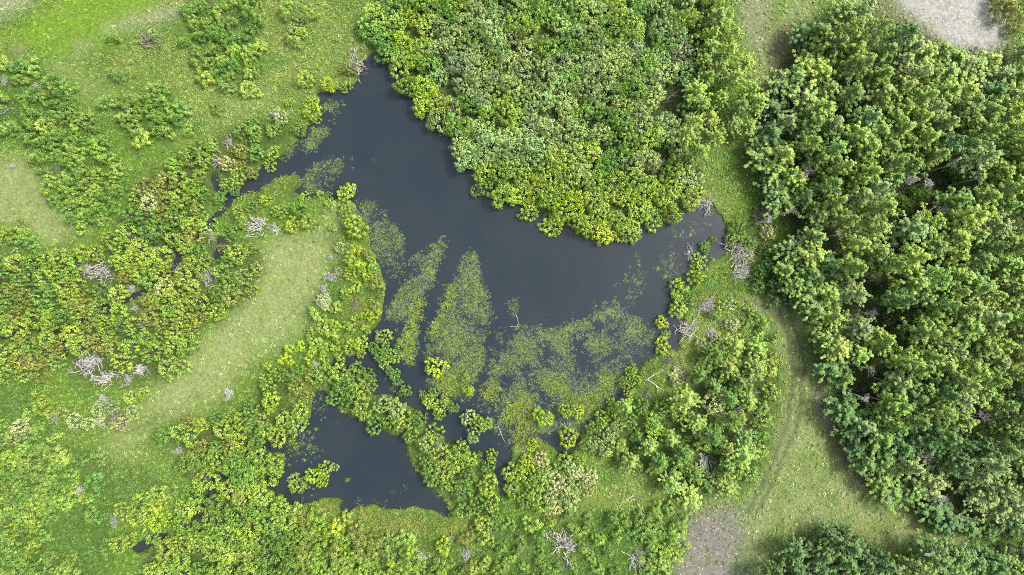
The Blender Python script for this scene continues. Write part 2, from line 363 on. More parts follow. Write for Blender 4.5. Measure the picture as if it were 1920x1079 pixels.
field = mask([[(1375,-60),(1540,-60),(1520,30),(1480,120),(1455,220),(1430,265),(1400,80)], [(1400,560),(1470,560),(1515,600),(1552,740),(1590,850),(1650,930),(1740,985),(1850,1025),(1800,1050),(1660,1035),(1560,985),(1460,1030),(1400,1100),(1385,940),(1420,915),(1450,820),(1475,700),(1440,640)]], 12, 8, 50, 12)
gravel = mask([(1640,-180),(1660,-10),(1700,25),(1742,58),(1785,78),(1850,98),(1885,82),(1884,35),(1855,5),(1860,-180)], 10, 16, 40, 13)
brown = mask([[(1600,-30),(1680,10),(1740,55),(1850,95),(1900,90),(1900,105),(1740,85),(1640,30)], [(1860,-10),(1930,30),(1930,60),(1880,40)], [(1445,60),(1500,40),(1470,120),(1440,250),(1425,250),(1440,150)], [(1520,600),(1545,720),(1600,860),(1700,940),(1690,960),(1590,890),(1530,760)], [(20,75),(60,95),(20,110)]], 8, 8)
stony = mask([(1275,985),(1290,955),(1350,938),(1392,945),(1402,990),(1392,1120),(1258,1120),(1262,1020)], 16, 26, 45, 14)*np.clip(.7+1.3*(n2-.3), .5, 1)
stony = np.maximum(stony, 0.35*mask([[(1380,0),(1440,0),(1430,100),(1400,90)], [(1390,560),(1450,560),(1450,590),(1400,590)], [(1530,750),(1560,740),(1575,830),(1545,800)]], 8, 8))
trail = np.max([line_mask(p, w, 2, 3)*k for p, w, k in (([(1452,560),(1478,640),(1488,700),(1474,800),(1440,880),(1400,960)], 4, .9), ([(1470,560),(1496,640),(1506,700),(1492,800),(1458,880),(1418,960)], 4, .9), ([(1458,640),(1400,648),(1350,662),(1310,668)], 2.5, .8), ([(1478,640),(1482,700),(1475,780),(1448,850)], 3, .5), ([(1490,640),(1492,700),(1488,760)], 2.5, .4), ([(1440,260),(1460,140),(1500,60),(1560,20)], 5, .6), ([(950,1000),(900,1012),(820,1025),(720,1035),(690,1038)], 2.5, .8), ([(1105,925),(1060,960),(1000,985),(950,1000)], 2.5, .5), ([(380,740),(300,780),(240,815)], 3, .45), ([(1395,330),(1395,290),(1405,270)], 2.5, .7), ([(1545,985),(1620,955),(1560,870),(1540,800)], 4, .3))], 0)

def mixc(base, c, w): return base*(1-w[..., None]) + np.array(c)*w[..., None]
nl = NA(XX, YY, 130, 3); ns = NB(XX, YY, 26, 3); nt_ = NC(XX, YY, 60, 3)
col = np.zeros(XX.shape + (3,)) + np.array((0.080, 0.125, 0.030))
col = mixc(col, (0.125, 0.150, 0.055), np.clip((nl-0.45)*3.0, 0, .8))
col = mixc(col, (0.060, 0.115, 0.026), np.clip((nt_-0.55)*3, 0, .7))
col = mixc(col, (0.165, 0.185, 0.110), field*np.clip(.35+1.5*(ns-.2), .25, .95))
col = mixc(col, (0.185, 0.205, 0.120), dry*np.clip(0.55+ns*0.6, 0, 1)*0.9)
col = mixc(col, (0.115, 0.180, 0.028), bright*0.8)
col = mixc(col, (0.21, 0.20, 0.19), pale*0.8)
col = col*np.array((0.80, 0.86, 0.57))
col = mixc(col, (0.100, 0.092, 0.055), brown*0.75)
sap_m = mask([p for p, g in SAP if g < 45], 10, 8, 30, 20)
col = mixc(col, (0.040, 0.078, 0.014), sap_m*0.75)  # darker lush herbs, with shading between the saplings mixed into the ground colour
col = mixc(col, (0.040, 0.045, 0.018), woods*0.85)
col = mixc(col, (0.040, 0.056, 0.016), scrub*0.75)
col = mixc(col, (0.058, 0.084, 0.018), sedge*0.85)
col = mixc(col, (0.120, 0.112, 0.098), stony*0.95)
col = mixc(col, (0.235, 0.225, 0.215), gravel*(0.75+0.25*np.clip(ns*1.6-.3, 0, 1)))
col = mixc(col, (0.050, 0.055, 0.028), trail*0.8)
col = mixc(col, (0.030, 0.030, 0.022), np.clip(water*1.6, 0, 1))


# ------------------------------------------------------------------ the ground sheet
lift = 0.35 + 0.5*(NA(XX, YY, 220, 2)-0.5)*np.clip(1-blur(water, 30)*3, 0, 1)
elev = lift - 1.15*np.clip(water*1.25, 0, 1)
def ground_z(px, py): return look(elev, px, py)

def build_ground():
    st = 4.8
    def axis(lo, hi):
        inner = np.arange(lo, hi+0.01, st)
        far = np.array((60, 160, 400, 1200, 5000, 20000, 50000.0))
        return np.concatenate((lo - far[::-1], inner, hi + far))
    gx = axis(-200, 2120); gy = axis(-150, 1230)
    X, Y = np.meshgrid(gx, gy)
    cx = np.clip(X, GX[0], GX[-1]); cy = np.clip(Y, GY[0], GY[-1])
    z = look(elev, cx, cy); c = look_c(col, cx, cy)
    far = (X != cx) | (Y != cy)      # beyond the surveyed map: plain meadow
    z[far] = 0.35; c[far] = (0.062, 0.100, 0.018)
    v = np.stack(((X-CXM)*S, (CYM-Y)*S, z), -1).reshape(-1, 3)
    ny, nx = X.shape
    idx = np.arange(ny*nx).reshape(ny, nx)
    f = np.stack((idx[1:, :-1], idx[1:, 1:], idx[:-1, 1:], idx[:-1, :-1]), -1).reshape(-1, 4)
    m, nt, N, L = new_mat('ground_cover')
    at = N('ShaderNodeAttribute'); at.attribute_name = 'cover'
    ge = N('ShaderNodeNewGeometry')
    n1_ = N('ShaderNodeTexNoise'); n1_.inputs['Scale'].default_value = 2.2; n1_.inputs['Detail'].default_value = 6; n1_.inputs['Roughness'].default_value = 0.7
    L(ge.outputs['Position'], n1_.inputs['Vector'])
    mr = N('ShaderNodeMapRange'); mr.inputs[1].default_value = 0.3; mr.inputs[2].default_value = 0.7; mr.inputs[3].default_value = 0.55; mr.inputs[4].default_value = 1.4
    L(n1_.outputs['Fac'], mr.inputs[0])
    hs = N('ShaderNodeHueSaturation'); L(at.outputs['Color'], hs.inputs['Color']); L(mr.outputs[0], hs.inputs['Value'])
    n2_ = N('ShaderNodeTexNoise'); n2_.inputs['Scale'].default_value = 0.5; n2_.inputs['Detail'].default_value = 3
    L(ge.outputs['Position'], n2_.inputs['Vector'])
    mh = N('ShaderNodeMapRange'); mh.inputs[1].default_value = .3; mh.inputs[2].default_value = .7; mh.inputs[3].default_value = 0.485; mh.inputs[4].default_value = 0.515
    L(n2_.outputs['Fac'], mh.inputs[0]); L(mh.outputs[0], hs.inputs['Hue'])
    p = N('ShaderNodeBsdfPrincipled'); p.inputs['Roughness'].default_value = 0.95; p.inputs['Specular IOR Level'].default_value = 0.1
    L(hs.outputs[0], p.inputs['Base Color'])
    bp = N('ShaderNodeBump'); bp.inputs['Strength'].default_value = 0.6; bp.inputs['Distance'].default_value = 0.2
    L(n1_.outputs['Fac'], bp.inputs['Height']); L(bp.outputs[0], p.inputs['Normal'])
    o = N('ShaderNodeOutputMaterial'); L(p.outputs[0], o.inputs[0])
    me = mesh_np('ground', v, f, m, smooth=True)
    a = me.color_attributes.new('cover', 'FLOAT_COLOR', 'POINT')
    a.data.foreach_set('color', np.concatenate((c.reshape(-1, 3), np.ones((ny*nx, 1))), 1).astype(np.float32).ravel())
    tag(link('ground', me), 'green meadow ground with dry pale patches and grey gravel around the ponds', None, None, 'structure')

def look_c(f, px, py):
    i = np.clip(np.rint((np.asarray(py)-GY[0])/STEP).astype(int), 0, len(GY)-1)
    j = np.clip(np.rint((np.asarray(px)-GX[0])/STEP).astype(int), 0, len(GX)-1)
    return f[i, j]
build_ground()

# ------------------------------------------------------------------ water
def water_mat():
    m, nt, N, L = new_mat('pond_water')
    ge = N('ShaderNodeNewGeometry')
    n = N('ShaderNodeTexNoise'); n.inputs['Scale'].default_value = 0.09; n.inputs['Detail'].default_value = 4; n.inputs['Roughness'].default_value = 0.55; n.inputs['Distortion'].default_value = 0.6
    L(ge.outputs['Position'], n.inputs['Vector'])
    cr = N('ShaderNodeValToRGB'); e = cr.color_ramp.elements
    e[0].position = 0.35; e[0].color = (0.0100, 0.0170, 0.0220, 1); e[1].position = 0.68; e[1].color = (0.0145, 0.0210, 0.0255, 1)
    L(n.outputs['Fac'], cr.inputs[0])
    p = N('ShaderNodeBsdfPrincipled'); p.inputs['Roughness'].default_value = 0.12; p.inputs['IOR'].default_value = 1.333
    sa = N('ShaderNodeAttribute'); sa.attribute_name = 'shallow'
    n3 = N('ShaderNodeTexNoise'); n3.inputs['Scale'].default_value = 0.45; n3.inputs['Detail'].default_value = 5
    L(ge.outputs['Position'], n3.inputs['Vector'])
    ml = N('ShaderNodeMath'); ml.operation = 'MULTIPLY'; L(sa.outputs['Fac'], ml.inputs[0]); L(n3.outputs['Fac'], ml.inputs[1])
    mb = N('ShaderNodeMix'); mb.data_type = 'RGBA'; L(ml.outputs[0], mb.inputs['Factor'])
    L(cr.outputs[0], mb.inputs['A']); mb.inputs['B'].default_value = (0.030, 0.027, 0.020, 1)   # silt in the shallows
    L(mb.outputs['Result'], p.inputs['Base Color'])
    w = N('ShaderNodeTexNoise'); w.inputs['Scale'].default_value = 3.0; w.inputs['Detail'].default_value = 5
    mp = N('ShaderNodeMapping'); mp.inputs['Scale'].default_value = (1, 1.8, 1); mp.inputs['Rotation'].default_value = (0, 0, 0.5)
    L(ge.outputs['Position'], mp.inputs['Vector']); L(mp.outputs[0], w.inputs['Vector'])
    bp = N('ShaderNodeBump'); bp.inputs['Strength'].default_value = 0.25; bp.inputs['Distance'].default_value = 0.05
    L(w.outputs['Fac'], bp.inputs['Height']); L(bp.outputs[0], p.inputs['Normal'])
    o = N('ShaderNodeOutputMaterial'); L(p.outputs[0], o.inputs[0])
    return m
WATER = water_mat()
raw = np.stack((mask(POND, 9, 7, 20, 1), mask(SMALL, 9, 8, 18, 2), blur(creek_m, 5)*0.98))
deep = np.clip(blur(np.clip(water*1.3, 0, 1), 14)*1.25 - .35*blur(reed, 10), 0, 1.15)
own = raw.argmax(0); mx_ = raw.max(0)
for k, (nm, lab) in enumerate((('main_pond_water', 'dark slate-blue water of the large branching pond'), ('small_pond_water', 'dark water of the smaller pond below the bushy strip'), ('creek_water', 'narrow dark creek water winding through the left bushes'))):
    sel = (mx_[:-1, :-1] > 0.03) & (own[:-1, :-1] == k)
    ii, jj = np.nonzero(sel)
    key = lambda i, j: i*len(GX) + j
    q = np.stack((key(ii+1, jj), key(ii+1, jj+1), key(ii, jj+1), key(ii, jj)), 1)
    u, inv = np.unique(q.ravel(), return_inverse=True)
    v = np.stack(((GX[u % len(GX)]-CXM)*S, (CYM-GY[u // len(GX)])*S, np.zeros(len(u))), 1)
    wm = mesh_np(nm, v, inv.reshape(-1, 4), WATER)
    sh = wm.attributes.new('shallow', 'FLOAT', 'POINT'); sh.data.foreach_set('value', np.clip(1.15-deep.ravel()[u], 0, 1).astype(np.float32))
    tag(link(nm, wm), lab, None, None, 'structure')

# ------------------------------------------------------------------ plants: the kinds
TINT = {'yellow': (0.135, 0.195, 0.030), 'lime': (0.158, 0.222, 0.020), 'green': (0.078, 0.145, 0.024), 'pale': (0.140, 0.195, 0.062), 'grey': (0.130, 0.168, 0.070),
        'dark': (0.062, 0.118, 0.028), 'olive': (0.125, 0.145, 0.030), 'aspen': (0.105, 0.165, 0.032), 'cream': (0.20, 0.22, 0.095), 'fresh': (0.150, 0.215, 0.040), 'rust': (0.13, 0.105, 0.05)}
GAIN = 1.18
WORD = {'yellow': 'yellow-green', 'lime': 'bright yellow-green', 'green': 'fresh green', 'pale': 'pale green', 'grey': 'grey-green', 'dark': 'dark green', 'olive': 'olive', 'aspen': 'mid-green', 'cream': 'cream-tinged', 'fresh': 'light green', 'rust': 'brownish'}

def scatter_disc(R, gap, r, wob):
    pts = []
    ph = r.uniform(0, 6.28, 3)
    for _ in range(900):
        a = r.uniform(0, 2*math.pi); q = math.sqrt(r.random())
        lim = R*(1 + wob*(math.sin(2*a+ph[0])*0.5 + math.sin(3*a+ph[1])*0.35 + math.sin(5*a+ph[2])*0.25))
        p = np.array((q*lim*math.cos(a), q*lim*math.sin(a), q))
        if all((p[0]-o[0])**2 + (p[1]-o[1])**2 > gap*gap for o in pts): pts.append(p)
    return np.array(pts)

def bush_meshes(i, gap=0.42, nper=25, wob=0.30):
    """unit bush: radius 1, height about 1.25; returns foliage leaves and stems"""
    r = np.random.default_rng(100+i)
    p = scatter_disc(0.88, gap*0.74, r, wob)
    q = p[:, 2]
    z = 1.08*np.sqrt(np.clip(1-0.82*q*q, 0.05, 1)) * r.uniform(0.72, 1.06, len(q))
    cen = np.stack((p[:, 0], p[:, 1], z), 1)
    low = cen[q > 0.6].copy(); low[:, 2] *= 0.5; low[:, :2] *= 0.97
    cen = np.concatenate((cen, low))
    cr = r.uniform(0.15, 0.27, len(cen))
    fol = clump_leaves(cen, cr, nper, 0.132, 0.086, r, 0.2, 0.52, np.array((0, 0, 0.2)))
    st = []
    for k in range(11):
        t = cen[r.integers(len(cen))]
        b = np.array((r.normal()*0.06, r.normal()*0.06, -0.12))
        m_ = (b + t)/2 + np.array((0, 0, 0.12))
        st.append(tube([b, m_, t], 0.03, 0.008, 3))
    return fol, join(st)

def aspen_meshes(i, slim=1.0):
    """unit tree: height 1, crown radius about 0.17*slim"""
    r = np.random.default_rng(300+i)
    bend = r.normal(size=2)*0.02
    cen, cr, limbs = [], [], []
    nl = 44
    for k in range(nl):
        t = (k + r.random())/nl
        a = k*2.4 + r.normal()*0.4
        z0 = 0.30 + 0.58*t
        reach = 0.19*slim*(math.sin(min(1, t*0.95+0.14)*math.pi)**0.6)*(1-0.30*t)*r.uniform(0.55, 1.25)
        rise = r.uniform(0.07, 0.16)
        b0 = np.array((bend[0]*t, bend[1]*t, z0))
        tip = b0 + np.array((math.cos(a)*reach, math.sin(a)*reach, rise))
        limbs.append((b0, tip))
        for q in (0.35, 0.55, 0.72, 0.87, 1.0):
            cen.append(b0 + (tip-b0)*q + r.normal(size=3)*0.014); cr.append(r.uniform(0.016, 0.034)*(1.15-0.35*q))
    for q in (0.86, 0.92, 0.98): cen.append(np.array((bend[0], bend[1], q))); cr.append(0.028)
    cen = np.array(cen); cr = np.array(cr); K = len(cen)
    fol = clump_leaves(cen, cr, 24, 0.030, 0.0130, r, 1.2, 0.40, np.array((0, 0, 0.6)))
    st = [tube([(0, 0, -0.03), (0.004, 0.002, 0.3), (bend[0]*.5, bend[1]*.5, 0.65), (bend[0], bend[1], 0.94)], 0.013, 0.002, 6)]
    for b, c in limbs:
        st.append(tube([b, (b+c)/2+np.array((0, 0, -0.01)), c], 0.005, 0.0015, 3))
    return fol, join(st)

def sapling_meshes(i):
    """unit sapling: radius 1, height 1.9: a star of leafy shoots"""
    r = np.random.default_rng(500+i)
    p = scatter_disc(0.80, 0.36, r, 0.85)
    cen = np.stack((p[:, 0], p[:, 1], 1.75 - 1.2*p[:, 2]**1.3 + r.normal(size=len(p))*0.18), 1)
    low = cen[p[:, 2] > .5].copy(); low[:, 2] *= .55
    cen = np.concatenate((cen, low))
    cr = r.uniform(0.20, 0.36, len(cen))
    fol = clump_leaves(cen, cr, 42, 0.145, 0.08, r, 0.3, 0.6, np.array((0, 0, 0.5)))
    return fol, tube([(0, 0, -.1), (0.03, 0, 0.8), (0, 0, 1.6)], 0.05, 0.015, 4)

def twig_mesh(i, n=46, spread=1.0, name='bare_branches', mat=None):
    """unit bare shrub: radius about 1, grey branches radiating and forking"""
    r = np.random.default_rng(700+i); st = []
    def grow(p, d, ln, rad, lvl):
        e = p + d*ln; m_ = p + d*ln*0.5 + r.normal(size=3)*ln*0.06
        st.append(tube([p, m_, e], rad, rad*0.5, 4 if lvl == 0 else 3))
        if lvl < 2:
            for k in range(r.integers(2, 4)):
                s = r.uniform(0.35, 1.0); q = p + (e-p)*s
                grow(q, unit(d + r.normal(size=3)*0.45), ln*r.uniform(0.3, 0.5), rad*0.55, lvl+1)
    a0 = r.uniform(0, 6.28); lop = r.uniform(0.6, 1.5); lean = r.normal(size=2)*.35
    for k in range(n):
        a = a0 + r.normal()*lop*1.4; tilt = r.uniform(0.1, 1.3)*spread
        d = unit(np.array((math.sin(tilt)*math.cos(a)+lean[0], math.sin(tilt)*math.sin(a)+lean[1], math.cos(tilt))))
        grow(np.array((r.normal()*.24, r.normal()*.16, -0.08)), d, r.uniform(0.3, 0.85), r.uniform(0.022, 0.036), 0)
    v, f = join(st)
    return mesh_np(name, v, f, mat or DEAD)

def as_mesh(name, fol, mat): return mesh_np(name, fol[0], fol[1], mat, fol[2])

NBUSH, NASP, NSAP, NTW = 8, 8, 6, 10
bush_raw = [bush_meshes(i) for i in range(NBUSH)]
BUSH = [(as_mesh('foliage', a, LEAF), mesh_np('stems', b[0], b[1], BARK)) for a, b in bush_raw]
thick_raw = [bush_meshes(20+i, 0.38, 25, 0.40) for i in range(NBUSH)]
THICK = [(as_mesh('foliage', a, LEAF), mesh_np('stems', b[0], b[1], BARK)) for a, b in thick_raw]
asp_raw = [aspen_meshes(i, 1.0 + 0.25*(i % 3)) for i in range(NASP)]
ASPEN = [(as_mesh('crown', a, LEAF), mesh_np('trunk', b[0], b[1], ASPEN_BARK)) for a, b in asp_raw]
sap_raw = [sapling_meshes(i) for i in range(NSAP)]
SAPL = [(as_mesh('foliage', a, LEAF), mesh_np('stem', b[0], b[1], BARK)) for a, b in sap_raw]
TWIG = [twig_mesh(i) for i in range(NTW)]
TWIG_DARK = [twig_mesh(40+i, 30, 1.1, 'bare_branches', DEAD_DARK) for i in range(3)]

THINGS = []      # (object, map x, map y, kind word, tint key, fixed label)
def place(kind, px, py, rpx, tint, label=None, height=None, cat=None, group=None, var=None):
    """a plant whose crown shows at map place px, py with radius rpx (map units)"""
    r = rng
    t = np.array(TINT[tint])*GAIN
    t = t*r.uniform(0.85, 1.15)*np.array((r.uniform(.9, 1.12), 1, r.uniform(.85, 1.15)))
    if kind == 'aspen_tree':
        h = height or r.uniform(8, 12); zc = h*0.72
        pair = ASPEN[r.integers(NASP)]; sx = rpx*S*(H-zc)/H/0.185; s = (sx, sx, h)
    elif kind == 'sapling':
        R = rpx*S; pair = SAPL[r.integers(NSAP)]; zc = R*1.2; s = (R, R, R*r.uniform(1.0, 1.5))
    else:
        R = rpx*S; lib = THICK if kind == 'thicket_shrub' else BUSH
        hz = height or R*r.uniform(1.35, 1.9)*(1.25 if kind == 'thicket_shrub' else 1.0)
        pair = lib[r.integers(NBUSH)]; zc = hz*0.75; s = (R*r.uniform(.93, 1.07), R*r.uniform(.93, 1.07), hz/1.15)
    p = M(px, py, zc)
    gx, gy = p[0]/S + CXM, CYM - p[1]/S
    root = link(kind, None, None, (p[0], p[1], float(ground_z(gx, gy))))
    root.empty_display_size = 0.3
    root.rotation_euler.z = r.uniform(0, 2*math.pi); root.scale = s
    names = {'aspen_tree': ('crown', 'trunk'), 'sapling': ('foliage', 'stem')}.get(kind, ('foliage', 'stems'))
    for nm, me in zip(names, pair):
        c = link(nm, me, root); c.color = (*t, 1)
    tag(root, None, cat or {'aspen_tree': 'tree', 'sapling': 'sapling'}.get(kind, 'bush'), group)
    THINGS.append((root, px, py, kind, tint, label))
    return root

EXTRA = {'aspen_tree': [], 'willow_bush': [], 'thicket_shrub': [], 'sapling': []}
COUNT = {}
def darts(poly, gap, avoid_water=True, z=0.0, keep=None, jitter=0.25):
    xs = [p[0] for p in poly]; ys = [p[1] for p in poly]
    x0, x1, y0, y1 = min(xs), max(xs), min(ys), max(ys)
    n = int((x1-x0)*(y1-y0)/(gap*gap)*30)
    c = np.stack((rng.uniform(x0, x1, n), rng.uniform(y0, y1, n)), 1)
    c = c[inpoly(c[:, 0], c[:, 1], poly)]
    if avoid_water: c = c[(look(water, c[:, 0], c[:, 1]) < 0.42) & (look(blur(creek_m, 5), c[:, 0], c[:, 1]) < 0.16)]
    out = []
    A = np.zeros((0, 2))
    for p in c:
        g = gap*rng.uniform(1-jitter, 1+jitter)
        if len(A) == 0 or np.min(np.hypot(*(A-p).T)) > g:
            A = np.vstack((A, p))
    return A

# ------------------------------------------------------------------ plants: where they stand
SHORE = [  # bushes along the banks that can be picked out one by one: x, y, radius, tint
 (570,147,18,'yellow'),(613,157,15,'lime'),(647,160,13,'yellow'),(543,192,10,'lime'),(583,207,17,'lime'),(586,189,12,'yellow'),(591,222,11,'yellow'),(558,242,15,'green'),(511,244,14,'yellow'),(477,247,15,'yellow'),
 (473,232,13,'green'),(449,244,15,'green'),(478,263,13,'green'),(449,283,16,'olive'),(478,287,16,'green'),(509,287,14,'yellow'),(500,307,14,'lime'),(424,306,16,'cream'),(449,311,11,'olive'),(444,331,16,'yellow'),(471,325,12,'olive'),
 (424,345,15,'yellow'),(437,356,13,'green'),(409,371,13,'green'),(411,391,8,'yellow'),(395,271,14,'yellow'),(380,300,14,'yellow'),(372,330,15,'yellow'),(378,362,14,'green'),(368,395,15,'yellow'),(318,448,15,'lime'),
 (523,396,15,'yellow'),(558,392,17,'green'),(546,422,17,'lime'),(577,416,17,'yellow'),(497,377,11,'lime'),(568,369,11,'yellow'),(599,365,9,'yellow'),(614,367,9,'green'),(617,383,10,'lime'),(645,394,13,'yellow'),(622,426,8,'yellow'),
 (655,513,13,'lime'),(687,516,12,'lime'),(636,464,10,'cream'),(634,509,8,'cream'),(470,387,13,'green'),(444,398,12,'yellow'),(436,435,14,'green'),(455,420,12,'yellow'),(412,465,13,'olive'),(467,467,13,'olive'),(372,468,13,'green'),(375,508,16,'yellow'),
 (452,520,17,'fresh'),(480,505,14,'yellow'),(470,545,13,'yellow'),(310,693,19,'fresh'),(1890,12,26,'olive'),(1905,52,16,'olive'),(1925,10,22,'yellow'),(1440,437,15,'cream'),(1374,448,13,'pale'),(1402,478,11,'cream'),(1270,713,14,'cream'),
 (1348,583,16,'yellow'),(1375,610,14,'cream'),(1345,640,14,'cream'),(1318,650,15,'cream'),(1368,575,14,'cream'),(1340,760,22,'cream'),(1225,800,20,'fresh'),(1232,815,18,'fresh'),(1140,815,18,'pale'),(1120,830,16,'pale'),(1158,800,16,'pale'),(1150,768,13,'yellow'),
 (605,562,14,'cream'),(655,125,16,'olive'),(524,218,15,'cream'),(285,63,10,'pale'),(560,35,14,'pale'),(548,52,11,'pale'),(566,60,11,'fresh'),(1445,690,18,'fresh'),(1448,735,17,'fresh'),(1432,790,18,'fresh'),(1420,850,18,'fresh'),(1405,890,18,'fresh'),
 (110,775,14,'pale'),(135,790,15,'cream'),(162,795,14,'cream'),(205,765,15,'grey'),(220,797,16,'cream'),(246,775,14,'pale'),(180,770,13,'pale'),(33,800,16,'cream'),(52,815,14,'pale'),(242,745,14,'fresh'),(268,738,13,'yellow'),(20,825,15,'pale'),
 (1130,787,16,'yellow'),(1112,803,14,'green'),(1148,762,14,'yellow'),(1100,836,14,'green'),(1155,830,18,'fresh'),(1135,846,15,'pale'),(1240,770,17,'fresh'),(1205,765,16,'green'),(1180,790,16,'green'),
 (505,755,20,'lime'),(530,790,18,'yellow'),(575,745,14,'olive'),(552,725,16,'olive'),
]
for (x, y, r, t, l) in ISLET:
    place('willow_bush', x, y, r, t, l, group='bushes by the ponds and the creek')
for (x, y, r, t) in SHORE:
    place('willow_bush', x, y, r, t, None, group='bushes by the ponds and the creek')
# bleached dead shrubs and bare crowns: x, y, radius, label
SNAGS = [
 (1330,387,17,'white dead shrub leaning over the right tip of the pond'),(1426,408,24,'large bleached dead shrub between the pond tip and the right grove'),
 (1297,476,13,'bare grey twigs on the left side of the pond spit'),(1382,480,20,'upper tangle of white branches right of the pond spit'),(1378,512,18,'lower tangle of white branches right of the pond spit'),
 (1313,573,18,'silvery dead branches behind the big round shore bushes'),(1293,617,17,'grey dead branches overhanging the right shore channel'),(1337,594,13,'small grey bare shrub at the top of the half-dead clump'),(1328,620,14,'bare twigs in the middle of the half-dead clump'),(1352,601,11,'brownish bare twigs at the right of the half-dead clump'),
 (1250,678,17,'white dead shrub just below the short dark inlet'),(1268,702,16,'pale dead shrub with cream leaves near the crossed logs',),(1215,737,15,'grey forked dead shrub under the crossed logs'),
 (1055,1023,22,'star-shaped white dead shrub alone near the bottom edge'),(1062,1058,9,'small white twig below the star-shaped dead shrub'),
 (1322,860,17,'grey arching dead branches in the clump by the field'),(1190,1043,17,'bare grey branches low on the bottom edge scrub'),(1106,843,10,'small white dead shrub at the clump edge below the reeds'),(1305,820,11,'small pale snag inside the clump by the field'),
 (488,426,21,'big white dead shrub at the top left of the dry clearing'),(387,527,18,'white spreading dead shrub below the creek bend'),(331,503,10,'white twig lying across the creek'),(393,444,14,'pale dead branches where the creek narrows'),
 (175,671,17,'upper silvery dead shrub at the left grass edge'),(163,692,19,'broad silvery dead shrub at the left grass edge'),(206,712,17,'lower silvery dead shrub trailing right at the left grass edge'),(236,714,13,'grey bare shrub right of the silvery group'),(267,690,16,'grey bare shrub among green bushes near the dry clearing'),
 (188,508,24,'large pale grey shrub above the creek'),(163,500,15,'grey twigs at the left of the large pale shrub'),(256,578,9,'small grey twigs beside the creek pool'),(267,612,9,'small pale snag south of the creek pool'),(245,545,12,'grey fallen twigs over the creek pool'),
 (620,484,9,'small white dead shrub at the right of the dry clearing'),(616,515,14,'white dead shrub in the middle of the clearing edge'),(608,539,12,'white dead shrub at the lower clearing edge'),(606,566,14,'cream-topped dead shrub at the clearing corner'),(600,607,7,'tiny white twig below the cream dead shrub'),(593,687,11,'grey dead twigs left of the bushy strip'),(668,573,14,'pale dead shrub among yellow sedge on the peninsula'),
 (660,118,20,'grey bare shrub with spiky branches at the pond top'),(672,126,16,'dark fallen branches hanging into the pond top'),(522,216,14,'white dead shrub among bushes on the upper left bank'),(431,266,13,'pale dead shrub above the olive bush'),(411,303,15,'pale twiggy shrub left of the creek mouth'),(628,387,10,'grey twigs beside the peninsula tip'),(664,352,8,'bare twigs sticking out of the tip bush'),(672,400,9,'bare twigs over the largest peninsula bush'),(640,420,10,'blue-grey twigs left of the largest peninsula bush'),(520,432,10,'pale grey twigs at the top of the dry clearing'),
 (285,78,19,'brown bare twiggy shrub in the upper left meadow'),(70,163,9,'white twigs in the left meadow scrub'),(6,155,12,'white twigs at the left picture edge, upper'),(8,208,12,'white twigs at the left picture edge, lower'),(390,2,10,'white twigs at the top edge above the meadow'),(110,320,12,'brownish bare shrub in the left scrub'),(22,308,8,'small pale bare shrub at the left meadow edge'),
 (196,752,15,'blue-grey dead shrub below the silvery group'),(226,782,19,'pale pinkish dead shrub beside the faint track'),(190,788,14,'cream dead shrub in the lower left group'),(143,800,15,'pinkish dead shrub at the left of the lower group'),(103,786,13,'pale bare shrub at the far left of the lower group'),(43,812,15,'pale grey shrub at the lower left edge'),(430,740,14,'pale dead shrub at the bottom of the dry clearing'),(335,845,9,'grey dead twigs above the bottom left wood'),(150,915,12,'grey leafless twigs in the lower left scrub'),(212,980,13,'grey bare side of the bright lower left bushes'),(1250,187,13,'dark snag in the grey part of the thicket'),
 (1237,305,14,'grey bare shrub low in the thicket'),(1270,208,12,'grey bare shrub beside the thicket'),(745,1035,10,'white forked twigs near the bottom edge'),(790,1040,13,'grey twigs in the bottom scrub'),(870,1035,15,'grey dead twigs below the bushy strip'),(850,1010,9,'pale dead twigs by the narrow trail'),(980,838,9,'grey twigs in the sedge islet'),(690,750,9,'dark bare twigs in the bushy strip'),(826,835,11,'grey twigs over the bushy strip'),(1065,800,9,'grey twigs above the round bush at the notch'),
]
DEADTREES = [(1517,323,17,'bare grey tree crown at the left side of the tall grove'),(1707,337,18,'wide bare tree crown in the dark gap of the grove'),(1747,341,13,'bare grey crown right of the widest one in the grove gap'),(1790,308,13,'bare crown above the grove gap'),(1840,334,12,'bare grey crown at the right end of the grove gap'),(1673,386,11,'small bare crown below the grove gap'),(1773,394,15,'bare rusty-grey crown under the grove gap'),(1680,457,11,'purple-grey bare crown mid grove'),(1637,588,15,'bare crown above the dark lane in the grove'),(1637,693,13,'bare crown low in the left grove'),(1849,781,19,'large bare white crown in the lower right grove'),(1447,412,10,'bare crown at the very left tip of the grove'),(1597,530,12,'bare twiggy crown below the pale trees in the grove'),(1490,395,11,'bare grey crown behind the large bleached shrub'),(1575,440,10,'bare grey crown among pale grove trees'),(1625,748,9,'bare twiggy crown near the grove edge facing the field'),(1745,860,14,'bare crown with thin trunks in the lower grove'),(1770,940,12,'cream and grey bare crown at the lower grove edge')]
taken = np.array([(a[0], a[1], a[2]) for a in ISLET] + [(a[0], a[1], a[2]) for a in SHORE] + [(a[0], a[1], a[2]*1.15) for a in SNAGS] + [(a[0], a[1], a[2]*1.1) for a in DEADTREES])
GAPS = [(1690,392,36),(1735,345,46),(1800,325,26),(1690,602,30),(1740,872,30),(1632,505,22),(1785,415,28),(1572,128,16),(1835,955,26),(1885,880,22),(1900,430,22),(1840,600,20)]

